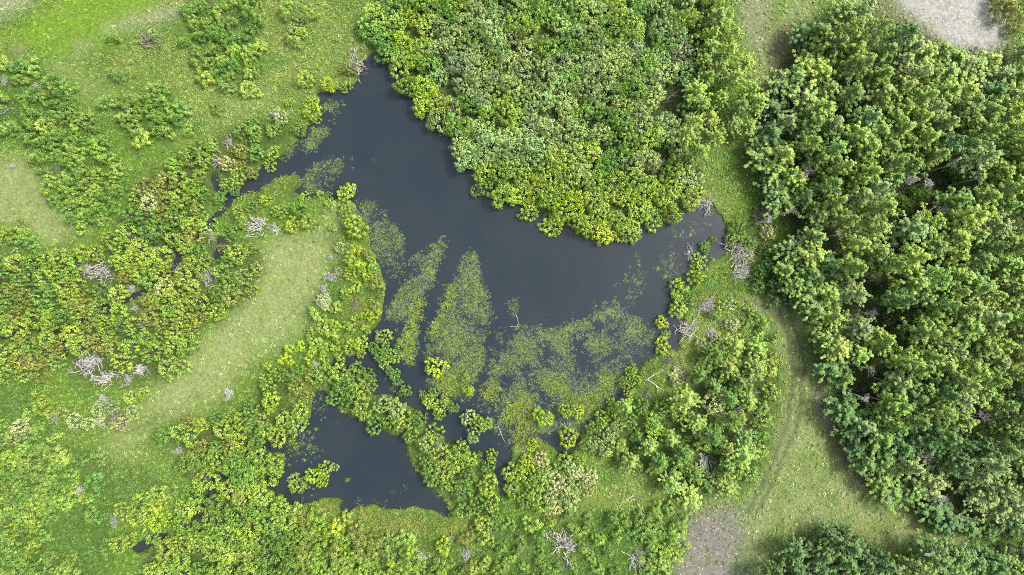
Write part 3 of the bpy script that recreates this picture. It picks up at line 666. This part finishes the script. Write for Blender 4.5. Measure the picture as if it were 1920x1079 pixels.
def pick(weights, x, y, seed=0):
    """tint by patches: neighbours tend to look alike"""
    k = list(weights); w = np.array([weights[q] for q in k], float); w /= w.sum()
    u = 0.6*float(NC(x+seed*31, y, 70, 2)) + 0.4*rng.random()
    u = np.clip((u-0.2)/0.6, 0, 0.999)
    return k[int(np.searchsorted(np.cumsum(w), u, side='right'))]

def fill(poly, kind, gap, r0, r1, tints, group, limit, avoid_water=True, height=None, seed=0):
    c = darts(poly, gap, avoid_water)
    for x, y in c:
        if np.any(np.hypot(taken[:, 0]-x, taken[:, 1]-y) < taken[:, 2]*0.85 + r0*0.5): continue
        if kind == 'aspen_tree' and any(math.hypot(x-g[0], y-g[1]) < g[2] for g in GAPS): continue
        if kind == 'sapling' and gap > 25 and x < 340 and y > 700 and float(NB(x, y, 75, 2)) < 0.44: continue
        t = tints(x, y) if callable(tints) else pick(tints, x, y, seed)
        rr = rng.uniform(r0, r1)
        n = COUNT.get(kind, 0)
        seen = -15 < x < 1935 and -15 < y < 1095
        if n < limit and seen:
            COUNT[kind] = n+1
            place(kind, x, y, rr, t, None, height(x, y) if height else None, group=group)
        else:
            EXTRA[kind].append((x, y, rr, t, height(x, y) if height else None))
COUNT['willow_bush'] = len(ISLET) + len(SHORE)

def thicket_tint(x, y):
    if x > 1180 and 80 < y < 340: w = {'grey': 2, 'pale': 3, 'green': 2, 'yellow': 1.5}
    elif 900 < x < 1060 and 100 < y < 260: w = {'pale': 4, 'grey': 2, 'yellow': 1}
    elif y > 330 or x < 800: w = {'yellow': 5, 'lime': .8, 'green': 2}
    else: w = {'yellow': 3, 'pale': 3, 'green': 2, 'grey': .4}
    return pick(w, x, y)
def grove_tint(x, y):
    if x < 1450 + max(0, 300-y)*0.3 or (x < 1560 and y > 560): return pick({'dark': 3, 'aspen': 3}, x, y)
    if y > 700: return pick({'aspen': 3, 'dark': 2, 'pale': 2}, x, y)
    return pick({'aspen': 3, 'fresh': 3, 'pale': 1.5, 'dark': .7, 'yellow': .5}, x, y)

def edge_dist(x, y, poly):
    d = 1e9
    for (x1, y1), (x2, y2) in zip(poly, poly[1:]+poly[:1]):
        if min(x1, x2) > 1930 or max(y1, y2) < 100: continue
        vx, vy = x2-x1, y2-y1; t = min(1, max(0, ((x-x1)*vx+(y-y1)*vy)/(vx*vx+vy*vy+1e-9)))
        d = min(d, math.hypot(x-x1-t*vx, y-y1-t*vy))
    return d
def grove_h(x, y):
    return (4.2 + 6.5*min(1, edge_dist(x, y, GROVE)/110))*rng.uniform(.85, 1.18)

fill(THICKET, 'thicket_shrub', 31, 20, 27, thicket_tint, 'shrubs of the thicket on the pond bend', 290, height=lambda x, y: rng.uniform(2.3, 4.6))
fill(BESIDE, 'aspen_tree', 34, 15, 20, {'fresh': 3, 'yellow': 2, 'aspen': 1}, 'light trees beside the thicket', 300, height=lambda x, y: rng.uniform(5, 8))
fill(GROVE, 'aspen_tree', 36, 22, 31, grove_tint, 'trees of the tall grove on the right', 275, height=grove_h)
fill(GROVE_S, 'aspen_tree', 36, 22, 30, {'dark': 3, 'aspen': 2}, 'trees of the small grove at the bottom right', 300, height=lambda x, y: rng.uniform(6, 9))
fill(STRIP, 'willow_bush', 27, 16, 22, {'yellow': 3, 'green': 3, 'pale': 2}, 'bushes on the strip between the two ponds', 300, height=lambda x, y: rng.uniform(2.0, 3.0))
fill(SW_ROUND, 'willow_bush', 28, 15, 20, {'lime': 1, 'yellow': 3}, 'bright bushes at the lower left', 300)
fill(LOW_MID, 'willow_bush', 25, 15, 20, {'yellow': 3, 'cream': 1, 'pale': 1}, 'bushes below the reed beds', 300)
fill(PENIN_S, 'willow_bush', 27, 14, 20, {'yellow': 3, 'olive': 1, 'green': 2}, 'bushes left of the small pond', 300)
fill(CREEK_N, 'willow_bush', 25, 16, 22, {'yellow': 4, 'olive': 1, 'green': 2, 'cream': .4, 'dark': .4}, 'bushes along the upper creek bank', 350)
fill(CREEK_S, 'willow_bush', 26, 15, 21, {'yellow': 4, 'olive': 1, 'green': 2, 'cream': .4, 'dark': .4}, 'bushes along the lower creek bank', 390)
fill(SW_WOOD, 'thicket_shrub', 31, 18, 25, {'yellow': 3, 'green': 3, 'pale': .5}, 'shrubs of the wood at the bottom left', 400, height=lambda x, y: rng.uniform(2.4, 3.6))
fill(SOUTH, 'sapling', 27, 14, 19, {'olive': 3, 'yellow': 3, 'lime': 1}, 'young shrubs at the bottom edge', 300)
fill(PENIN_E, 'sapling', 24, 9, 14, {'yellow': 3, 'lime': 2, 'olive': 1, 'cream': 1}, 'young shrubs on the peninsula shore', 300)
fill(YOUNG, 'aspen_tree', 36, 15, 22, {'green': 3, 'fresh': 3, 'aspen': 1}, 'young trees of the clump by the field', 360, height=lambda x, y: rng.uniform(3.5, 6.5))
fill(E_SHORE, 'willow_bush', 27, 14, 18, {'dark': 2, 'green': 3}, 'bushes between the pond tip and the grove', 440)
for g in GAPS:      # low greyish shrubs in the dark gaps of the grove
    for q in range(2 if g[2] < 30 else 4):
        aa = rng.uniform(0, 6.28); dd = g[2]*rng.uniform(.2, .7)
        place('thicket_shrub', g[0]+dd*math.cos(aa), g[1]+dd*math.sin(aa), rng.uniform(11, 17), ('grey', 'dark', 'aspen')[int(rng.integers(3))], None, rng.uniform(1.5, 3.0), group='low shrubs in the gaps of the grove')
for k, (poly, gap) in enumerate(SAP):
    fill(poly, 'sapling', gap, 10, 16, {'fresh': 2, 'aspen': 2, 'green': 1, 'yellow': 2}, 'young shrubs scattered over the meadow', 330)

# ------------------------------------------------------------------ plants beyond those counted one by one: one object per kind
def pts_object(name, pos, scale, rotz, tint, variants, label, tilt=None):
    """scatter copies of small meshes over points with geometry nodes"""
    n = len(pos)
    me = bpy.data.meshes.new(name)
    me.vertices.add(n); me.vertices.foreach_set('co', np.asarray(pos, np.float32).ravel())
    def attr(nm, typ, val, field='value'):
        a = me.attributes.new(nm, typ, 'POINT'); a.data.foreach_set(field, np.asarray(val, np.float32 if typ != 'INT' else np.int32).ravel())
    attr('sc', 'FLOAT_VECTOR', scale, 'vector')
    rot = np.zeros((n, 3)); rot[:, 2] = rotz
    if tilt is not None: rot[:, :2] = tilt
    attr('rt', 'FLOAT_VECTOR', rot, 'vector')
    attr('tint', 'FLOAT_COLOR', np.concatenate((np.asarray(tint), np.ones((n, 1))), 1), 'color')
    attr('var', 'INT', np.random.default_rng(n).integers(0, len(variants), n))
    o = link(name, me)
    colc = bpy.data.collections.new(name + '_pieces')
    for k, vm in enumerate(variants):
        q = bpy.data.objects.new('%s_piece' % name, vm); colc.objects.link(q)
    ng = bpy.data.node_groups.new(name, 'GeometryNodeTree')
    ng.interface.new_socket('Geometry', in_out='INPUT', socket_type='NodeSocketGeometry')
    ng.interface.new_socket('Geometry', in_out='OUTPUT', socket_type='NodeSocketGeometry')
    N = ng.nodes.new; L = ng.links.new
    gi, go = N('NodeGroupInput'), N('NodeGroupOutput')
    ci = N('GeometryNodeCollectionInfo'); ci.inputs['Collection'].default_value = colc
    ci.inputs['Separate Children'].default_value = True; ci.inputs['Reset Children'].default_value = True
    def named(nm, t):
        a = N('GeometryNodeInputNamedAttribute'); a.data_type = t; a.inputs['Name'].default_value = nm
        return a.outputs['Attribute']
    m2p = N('GeometryNodeMeshToPoints')
    L(gi.outputs[0], m2p.inputs['Mesh'])
    io = N('GeometryNodeInstanceOnPoints')
    L(m2p.outputs[0], io.inputs['Points']); L(ci.outputs[0], io.inputs['Instance'])
    io.inputs['Pick Instance'].default_value = True
    L(named('var', 'INT'), io.inputs['Instance Index'])
    e2r = N('FunctionNodeEulerToRotation'); L(named('rt', 'FLOAT_VECTOR'), e2r.inputs[0]); L(e2r.outputs[0], io.inputs['Rotation'])
    L(named('sc', 'FLOAT_VECTOR'), io.inputs['Scale'])
    L(io.outputs[0], go.inputs[0])
    md = o.modifiers.new('scatter', 'NODES'); md.node_group = ng
    tag(o, label, None, None, 'stuff')
    return o

def extra_kind(kind, name, raws, label):
    E = EXTRA[kind]
    if not E: return
    var = [as_mesh(name + '_leaves', a, LEAF_I) for a, b in raws]
    pos, scl, rz, tn = [], [], [], []
    for x, y, r, t, h in E:
        if kind == 'aspen_tree':
            h = h or 9; zc = h*.72; sx = r*S*(H-zc)/H/0.185; s = (sx, sx, h)
        elif kind == 'sapling': R = r*S; zc = R*1.2; s = (R, R, R)
        else:
            R = r*S; hz = h or R*1.3; zc = hz*.75; s = (R, R, hz/1.15)
        p = M(x, y, zc); pos.append((p[0], p[1], float(ground_z(p[0]/S+CXM, CYM-p[1]/S)))); scl.append(s); rz.append(rng.uniform(0, 6.28))
        tn.append(np.array(TINT[t])*GAIN*rng.uniform(.85, 1.15))
    pts_object(name, pos, scl, rz, tn, var, label)
extra_kind('aspen_tree', 'woodland_foliage', asp_raw, 'leafy crowns filling the outer parts of the right-hand woods')
extra_kind('willow_bush', 'shrubbery', bush_raw, 'mass of bushes carrying on along the creek past the picture edge')
extra_kind('thicket_shrub', 'undergrowth', thick_raw, 'dense shrub growth in the thickets at the picture edges')
extra_kind('sapling', 'scrub_vegetation', sap_raw, 'low scrub continuing over the meadow edges')

# ------------------------------------------------------------------ bleached dead shrubs, snags and fallen trunks
def snag(px, py, rpx, label, dark=False, tall=0.9, leaf=None, z=None):
    R = rpx*S*(0.95 if z else 1.5 if rpx >= 17 else 1.25)
    me = (TWIG_DARK[rng.integers(3)] if dark or (z and rng.random() < .6) or rng.random() < .2 else TWIG[rng.integers(NTW)])
    p = M(px, py, (z or 0) + 0.5)
    gz = float(ground_z(p[0]/S+CXM, CYM-p[1]/S))
    root = link('dead_shrub', None, None, (p[0], p[1], max(gz, -0.05) if not z else z))
    if z:   # a dead tree: the branches sit on a bare trunk
        root.location.z = gz; root.name = 'dead_tree'
        t = tube([(0, 0, -.3), (0.05, 0.03, (z-gz)*.5), (0, 0, z-gz+0.2)], 0.16, 0.09, 6)
        link('trunk', mesh_np('trunk', *t, DEAD), root)
    b = link('branches', me, root, (0, 0, (z-gz) if z else 0))
    b.rotation_euler.z = rng.uniform(0, 6.28); b.scale = (R*rng.uniform(.8, 1.2), R*rng.uniform(.8, 1.2), R*tall)
    if leaf:
        f = link('foliage', SAPL[rng.integers(NSAP)][0], root, (0, 0, ((z-gz) if z else 0) - 0.1*R))
        f.scale = (R*.72, R*.72, R*.55); f.color = (*(np.array(TINT[leaf])*GAIN), 1)
    tag(root, label, 'dead tree' if z else 'dead shrub', 'bleached dead shrubs and trees')
    THINGS.append((root, px, py, 'dead', None, label))

for a in SNAGS:
    x, y, r, l = a[:4]
    lf = 'cream' if 'cream' in l else None
    snag(x, y, r, l, dark=('dark' in l or 'brown' in l), leaf=lf)
for x, y, r, l in DEADTREES: snag(x, y, r, l, z=7.2)

def log(x1, y1, x2, y2, rad, label, forks=3, z=0.55, fork_len=0.3):
    a = M(x1, y1, z); b = M(x2, y2, z*1.2)
    ga = float(ground_z(x1, y1)); gb = float(ground_z(x2, y2))
    a[2] = max(ga, 0) + rad + (z-0.55); b[2] = max(gb, 0) + rad*0.6 + (z-0.55)*0.6 + 0.05
    mid = (a+b)/2; root = link('fallen_trunk', None, None, (mid[0], mid[1], max(0.0, float(ground_z((x1+x2)/2, (y1+y2)/2)))))
    o = np.array(root.location)
    d = b-a; ln = np.linalg.norm(d); n = unit(np.array((-d[1], d[0], 0)))
    path = [a, a+d*.33+n*ln*.02, a+d*.66-n*ln*.015, b]
    v, f = tube(np.array(path)-o, rad*0.8, rad*0.4, 6)
    link('log', mesh_np('log', v, f, DEAD_DARK if 'afloat' in label else DEAD), root)
    for k in range(forks):
        t = rng.uniform(0.35, 0.95); q = a + d*t; sg = rng.choice((-1, 1))
        e = q + unit(d*0.6/ln + n*sg*rng.uniform(.4, .9) + np.array((0, 0, .25)))*ln*fork_len*rng.uniform(.6, 1.2)
        br = [tube(np.array([q, (q+e)/2 + n*0.04, e])-o, rad*0.4, rad*0.15, 4)]
        for j in range(2):
            w = q + (e-q)*rng.choice((.5, .95)); e2 = w + unit((e-q) + rng.normal(size=3)*ln*.12)*ln*fork_len*.4
            br.append(tube(np.array([w, (w+e2)/2, e2])-o, rad*.2, rad*.08, 3))
        link('branch', mesh_np('branch', *join(br), DEAD), root)
    tag(root, label, 'fallen trunk', 'fallen bleached trunks')
    THINGS.append((root, (x1+x2)/2, (y1+y2)/2, 'dead', None, label))
LOGS = [(1211,714,1245,693,.12,'upper one of the two crossed white logs by the pond',1),(1213,712,1245,733,.12,'lower one of the two crossed white logs by the pond',2),
 (1363,750,1410,743,.14,'straight white log above the big dead branch pile',1),(1321,790,1350,777,.11,'thin white log left of the big dead branch pile',1),(1362,775,1392,800,.12,'white trunk lying through the big dead branch pile',4),(1409,743,1421,757,.07,'short curved branch at the right end of the straight log',0),
 (1160,951,1190,927,.09,'pale forked branch above the gray gravel corner',5),(1195,945,1226,985,.08,'long branching dead limb left of the gray gravel',6),(1140,967,1170,980,.07,'thin dead limb in the bottom scrub',4),(1286,876,1305,897,.08,'white bare limb inside the clump by the field',4),(1312,850,1345,872,.08,'arching grey limb in the clump by the field',5),
 (1165,1035,1200,1054,.07,'thin grey limb by the bottom edge left of the gravel',5),(1200,1063,1235,1070,.07,'thin white limb on the bottom edge left of the gravel',4),(1360,20,1388,0,.08,'thin white pole at the top edge beside the field',1),(1654,98,1681,80,.12,'grey leaning trunk in the top gap of the grove',2),(1250,187,1277,166,.09,'white bare pole in the grey part of the thicket',1),
 (967,590,973,608,.10,'upright one of two pale logs afloat at the reed edge',0),(957,613,975,612,.09,'flat one of two pale logs afloat at the reed edge',0),(543,192,551,215,.06,'grey dead limb among the upper left bank bushes',3),(322,507,342,503,.06,'white limb bridging the creek',2),(933,800,946,830,.05,'thin limb across the narrow water finger',1),(1062,1045,1075,1030,.06,'white limb running from the star-shaped dead shrub',1),(490,200,502,208,.05,'small white limb in the grass left of the upper bank',2),(1340,795,1349,777,.06,'short grey limb under the light tree by the branch pile',1),(1100,740,1110,735,.04,'small pale limb at the reed edge',0),(862,822,868,832,.04,'thin white stick floating by the big twin bush',0)]
for a in LOGS: log(*a)
snag(1392,765,28,'big brownish pile of dead branches beside the field', dark=True, tall=0.5)
for x1, y1, x2, y2, l in [(1773,411,1798,412,'thin leaning trunk in the grove gap'),(1815,779,1845,785,'white trunk under the large bare crown in the lower grove'),(1895,767,1906,771,'short white trunk at the right edge, lower grove'),(1906,803,1920,804,'second white trunk at the right edge, lower grove'),(1724,848,1742,856,'upper of the slanting trunks in the lower grove'),(1735,858,1752,866,'middle slanting trunk in the lower grove'),(1772,876,1786,887,'lower slanting trunk in the lower grove'),(1665,625,1690,632,'slanting trunk in the dark lane of the grove'),(1716,624,1735,622,'pale trunk right of the dark grove lane')]:
    log(x1, y1, x2, y2, .10, l, 2, z=3.0)

# ------------------------------------------------------------------ small ground plants, sedges, reeds and stones
def tuft_mesh(i, kind):
    r = np.random.default_rng(900+i)
    if kind == 'herb':
        n = 18; a = r.uniform(0, 6.28, n); q = np.sqrt(r.random(n))
        q = q**1.6; c = np.stack((np.cos(a)*q*.9, np.sin(a)*q*.9, .9-.6*q+r.normal(size=n)*.12), 1)
        nor = np.array((0, 0, 1.0)) + 0.5*r.normal(size=(n, 3)); ax = r.normal(size=(n, 3)) + c*.8
        v, f = leaf_quads(c, nor, ax, r.uniform(.4, .75, n), r.uniform(.22, .4, n))
    elif kind == 'grass':
        n = 12; a = r.uniform(0, 6.28, n); b = np.stack((r.normal(size=n)*.25, r.normal(size=n)*.25, np.zeros(n)), 1)
        d = np.stack((np.cos(a)*.7, np.sin(a)*.7, r.uniform(.5, 1.2, n)), 1); L_ = r.uniform(.6, 1.1, n)
        nor = np.cross(d, np.stack((-np.sin(a), np.cos(a), np.zeros(n)), 1)); nor[nor[:, 2] < 0] *= -1
        v, f = leaf_quads(b + d*L_[:, None]*.5, nor, d, L_, np.full(n, .13), 0.3)
    else:  # reed / pondweed: blades bent to the water
        n = 7; a = r.uniform(-.9, .9, n) + (0 if i % 2 else math.pi); b = np.stack((r.normal(size=n)*.45, r.normal(size=n)*.45, np.full(n, .02)), 1)
        d = np.stack((np.cos(a), np.sin(a), r.uniform(.15, .7, n)), 1); L_ = r.uniform(.5, 1.1, n)
        nor = np.cross(d, np.stack((-np.sin(a), np.cos(a), np.zeros(n)), 1)); nor[nor[:, 2] < 0] *= -1
        v, f = leaf_quads(b + d*L_[:, None]*.5, nor, d, L_, np.full(n, .17), 0.25)
    return mesh_np(kind + '_tuft', v, f, BLADE_I if kind != 'herb' else LEAF_I, np.clip(.5+.25*r.normal(size=len(f)), 0, 1))
HERB = [tuft_mesh(i, 'herb') for i in range(6)]
GRASS = [tuft_mesh(20+i, 'grass') for i in range(5)]
REED = [tuft_mesh(40+i, 'reed') for i in range(6)]

def sample(dens, gap, seed):
    """jittered grid of points kept with the chance the density field gives"""
    r = np.random.default_rng(seed)
    x = np.arange(-60, 1981, gap); y = np.arange(-50, 1131, gap)
    X, Y = np.meshgrid(x, y); X = X.ravel() + r.uniform(-.6, .6, X.size)*gap; Y = Y.ravel() + r.uniform(-.6, .6, Y.size)*gap
    k = r.random(len(X)) < look(dens, X, Y)
    return X[k], Y[k], r
def lay(name, variants, dens, gap, smin, smax, label, colour, seed, hz=(.6, 1.0), z=None):
    X, Y, r = sample(dens, gap, seed); n = len(X)
    zz = ground_z(X, Y) - 0.03 if z is None else np.full(n, z)
    pos = np.stack(((X-CXM)*S, (CYM-Y)*S, zz), 1)
    s = r.uniform(smin, smax, n)
    scl = np.stack((s, s, s*r.uniform(*hz, n)), 1)
    c = colour(X, Y, r)
    pts_object(name, pos, scl, r.uniform(0, 6.28, n), c, variants, label)
    return n
land = np.clip(1 - water*3.0, 0, 1)
open_ = land*np.clip(1-woods*1.05, 0, 1)
gclean = np.clip(1-gravel*1.15-0.8*stony-.6*trail-.3*brown, 0, 1)
def c_ground(gain, var, hue=0.0):
    def f(X, Y, r):
        n = len(X)
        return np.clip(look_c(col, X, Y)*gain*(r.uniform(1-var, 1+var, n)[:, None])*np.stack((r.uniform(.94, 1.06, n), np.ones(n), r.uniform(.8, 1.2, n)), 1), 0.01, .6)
    return f
grassy = np.clip(dry + bright*.9 + field*.75 + pale, 0, 1)
leafy = np.clip(0.35 + 1.1*(NB(XX, YY, 45, 3)-.3), .25, 1)
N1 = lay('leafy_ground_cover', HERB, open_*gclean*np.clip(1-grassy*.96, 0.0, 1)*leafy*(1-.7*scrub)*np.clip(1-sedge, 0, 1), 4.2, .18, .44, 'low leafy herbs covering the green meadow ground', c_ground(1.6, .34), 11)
N2 = lay('meadow_grass', GRASS, open_*gclean*np.clip(grassy, 0, 1)*.8*np.clip(.35+1.4*(ND(XX, YY, 22, 3)-.25), .2, 1), 4.4, .18, .38, 'short dry meadow grass of the clearings and the field', c_ground(1.25, .25), 12, (.4, .8))
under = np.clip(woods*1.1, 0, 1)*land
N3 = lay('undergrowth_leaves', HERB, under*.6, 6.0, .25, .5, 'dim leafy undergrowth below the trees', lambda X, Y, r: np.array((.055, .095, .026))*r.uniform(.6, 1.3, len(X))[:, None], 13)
def c_sedge(X, Y, r):
    n = len(X); k = np.clip((look(n1, X, Y)-.35)*3 + r.normal(size=n)*.2, 0, 1)[:, None]
    return (np.array((.090, .150, .024))*(1-k) + np.array((.150, .175, .036))*k)*r.uniform(.6, 1.35, n)[:, None]
N4 = lay('sedge_grass', GRASS, np.clip(sedge*1.5 + .5*mask(SEDGE, 9, 16, 26, 9), 0, 1)*(land*.8+.2), 4.2, .3, .6, 'olive sedge tufts on the wet banks', c_sedge, 14, (.8, 1.2))
N5 = lay('olive_reed_grass', GRASS, np.clip(olive*1.3, 0, 1)*(1-lanes)*.85, 4.0, .32, .58, 'yellowish olive sedge standing inside the reed beds', lambda X, Y, r: np.array((.145, .190, .030))*r.uniform(.6, 1.3, len(X))[:, None], 15, (.8, 1.1), z=0.0)
def c_reed(X, Y, r):
    n = len(X); g = look(n1, X, Y)[:, None]; k = np.clip((g-.35)*2.2 + r.normal(size=(n, 1))*.25, 0, 1)
    return (np.array((.105, .140, .058))*(1-k) + np.array((.118, .182, .030))*k)*r.uniform(.55, 1.3, n)[:, None]
wet = np.clip(np.maximum(np.maximum(pond_m, small_m)*2.5, 0), 0, 1)
def c_mat(X, Y, r):
    return (np.array((.042, .056, .024)) + r.normal(size=(len(X), 1))*.006)*r.uniform(.6, 1.4, len(X))[:, None]
N9 = lay('submerged_weed', HERB, np.clip(blur(reed, 6)*1.1-.12, 0, 1)*wet*.6, 3.6, .18, .42, 'murky olive weed lying just at the water surface', c_mat, 19, (.03, .08), z=0.004)
N6 = lay('pond_reeds', REED, np.clip(reed*1.1, 0, 1)*wet*(1-.6*olive), 2.9, .15, .36, 'thin green reed blades rising from the shallow pond', c_reed, 16, (.7, 1.1), z=0.0)
def stone_mesh(i):
    r = np.random.default_rng(60+i)
    v = np.array([(1,0,0),(0,1,0),(-1,0,0),(0,-1,0),(.6,.6,.5),(-.6,.6,.5),(-.6,-.6,.5),(.6,-.6,.5)], float)*r.uniform(.7, 1.2, (8, 1))
    f = np.array([(0,1,5,4),(1,2,6,5),(2,3,7,6),(3,0,4,7),(4,5,6,7)])
    m = stone_mesh.mat
    return mesh_np('stone', v, f, m, np.full(5, .5))
stone_mesh.mat = foliage_mat('stone', True, 0.0, .8, .3)
STONE = [stone_mesh(i) for i in range(4)]
N7 = lay('gravel_stones', STONE, np.clip(stony*.30 + gravel*.40 + field*.006, 0, 1), 4.0, .04, .12, 'loose pale stones on the gravel patches', lambda X, Y, r: np.array((.30, .29, .28))*r.uniform(.5, 1.5, len(X))[:, None], 17, (.4, .8))
N8 = lay('field_herbs', HERB, np.clip(field*.10 + stony*.08 + dry*.015 + pale*.03, 0, 1)*gclean*np.clip((NA(XX, YY, 40, 3)-.42)*5, 0, 1), 7.0, .15, .38, 'scattered low herbs in the field and on the gravel', lambda X, Y, r: np.array((.085, .135, .042))*r.uniform(.6, 1.2, len(X))[:, None], 18)
print('SCATTER', N1, N2, N3, N4, N5, N6, N7, N8, 'COUNT', COUNT, {k: len(v) for k, v in EXTRA.items()})

# ------------------------------------------------------------------ labels: each plant told by its look and the landmark it stands by
MARKS = [(707,112,'top corner of the pond'),(1340,425,'right tip of the pond'),(815,690,'lone round islet bush'),(880,350,'pond edge at the thicket bend'),(1110,462,'lowest point of the thicket'),(950,380,'notch in the thicket edge'),(1240,605,'small ball-shaped bush'),
 (1800,40,'pale gravel patch'),(1320,1010,'grey stony patch'),(540,560,'dry clearing'),(70,390,'dry left meadow'),(150,40,'bright grass patch'),(1440,150,'grassy field strip'),(1500,750,'right-hand field'),(1600,950,'lower field tongue'),(200,575,'creek pool'),(425,375,'creek bend'),(47,622,'left end of the creek'),(664,426,'largest peninsula bush'),
 (590,735,'top of the small pond'),(575,895,'long islet'),(780,950,'bottom of the small pond'),(690,790,'bushy strip corner'),(940,870,'narrow water finger'),(890,800,'big twin bush'),(300,1014,'dark lower left pool'),(1545,20,'top end of the grove'),(1900,540,'right edge of the photo'),(1000,0,'middle top edge'),(1250,0,'top edge above the thicket'),(0,760,'left edge of the photo'),(400,1079,'left bottom edge'),(1850,1075,'bottom right corner'),(690,60,'left end of the thicket'),(960,200,'pale heart of the thicket'),(1080,240,'bright heart of the thicket'),(870,130,'brownish patch of the thicket'),(1060,80,'upper thicket'),(1180,120,'bright green thicket patch'),(1180,330,'lower right thicket'),(1050,340,'lower thicket'),(860,40,'upper left thicket'),(1520,180,'upper left grove'),(1660,200,'upper middle grove'),(1800,170,'upper right grove'),(1600,300,'middle left grove'),(1850,430,'middle right grove'),(1560,400,'pale trees in the grove'),(1720,540,'middle of the grove'),(1800,660,'lower right grove'),(1680,770,'lower left grove'),(1700,930,'bottom edge of the grove'),(1850,920,'lower right end of the grove'),(1530,1060,'small bottom grove'),(460,960,'bottom left wood'),(300,180,'upper left meadow'),(420,90,'meadow scrub near the top'),(130,240,'left meadow scrub'),(60,900,'lower left scrub'),(260,900,'faint lower left track'),
 (1055,1023,'star-shaped white dead shrub'),(185,685,'silvery dead shrub group'),(488,426,'big white dead shrub'),(387,527,'spreading white dead shrub'),(188,508,'large pale grey shrub'),(285,78,'brown bare meadow shrub'),(1392,765,'big dead branch pile'),(1228,710,'crossed white logs'),(226,782,'pale pinkish dead shrubs'),(1195,960,'pale fallen limbs'),
 (1426,408,'large bleached dead shrub'),(1382,490,'white branch tangle'),(1849,781,'large bare white crown'),(1740,337,'bare crowns in the grove gap'),(616,515,'white shrubs by the clearing'),(10,170,'left edge white twigs'),(430,740,'pale shrub below the clearing'),(150,915,'lone grey scrub twigs'),(745,1035,'white forked twigs'),(870,1035,'grey twigs below the strip'),(1318,590,'half-dead grey clump'),(1320,860,'arching grey limb'),(655,118,'spiky grey pond-top shrub')]
DIRS = ['right of', 'above and right of', 'above', 'above and left of', 'left of', 'below and left of', 'below', 'below and right of']
ORD_MORE = ['thirteenth', 'fourteenth', 'fifteenth', 'sixteenth', 'seventeenth', 'eighteenth', 'nineteenth', 'twentieth']
ORD = ['nearest', 'second', 'third', 'fourth', 'fifth', 'sixth', 'seventh', 'eighth', 'ninth', 'tenth', 'eleventh', 'twelfth']
NOUN = {'willow_bush': 'bush', 'thicket_shrub': 'shrub', 'aspen_tree': 'tree', 'sapling': 'young shrub'}
buckets = {}
MX = np.array([(m[0], m[1]) for m in MARKS])
for th in THINGS:
    o, x, y, k, t, l = th
    if l: o['label'] = l; continue
    d = np.hypot(MX[:, 0]-x, MX[:, 1]-y); j = int(d.argmin())
    dr = int(round(math.atan2(MX[j, 1]-y, x-MX[j, 0])/(math.pi/4))) % 8
    buckets.setdefault((k, t, j, dr), []).append((d[j], o))
for (k, t, j, dr), lst in buckets.items():
    lst.sort(key=lambda a: a[0])
    for i, (dd, o) in enumerate(lst):
        n = '%s %s' % (WORD[t], NOUN[k])
        mk = 'the ' + MARKS[j][2]
        o['label'] = ('%s %s %s' % (n, DIRS[dr], mk)) if len(lst) == 1 else ('%s %s %s %s' % ((ORD+ORD_MORE)[min(i, 19)], n, DIRS[dr], mk))
        o['label'] = o['label'][0].lower() + o['label'][1:]
for o, *_ in THINGS:
    if len(o['label'].split()) > 16: print('LONG', o.name, o['label'])
print('things', len(THINGS), 'labels', len({o['label'] for o, *_ in THINGS}))
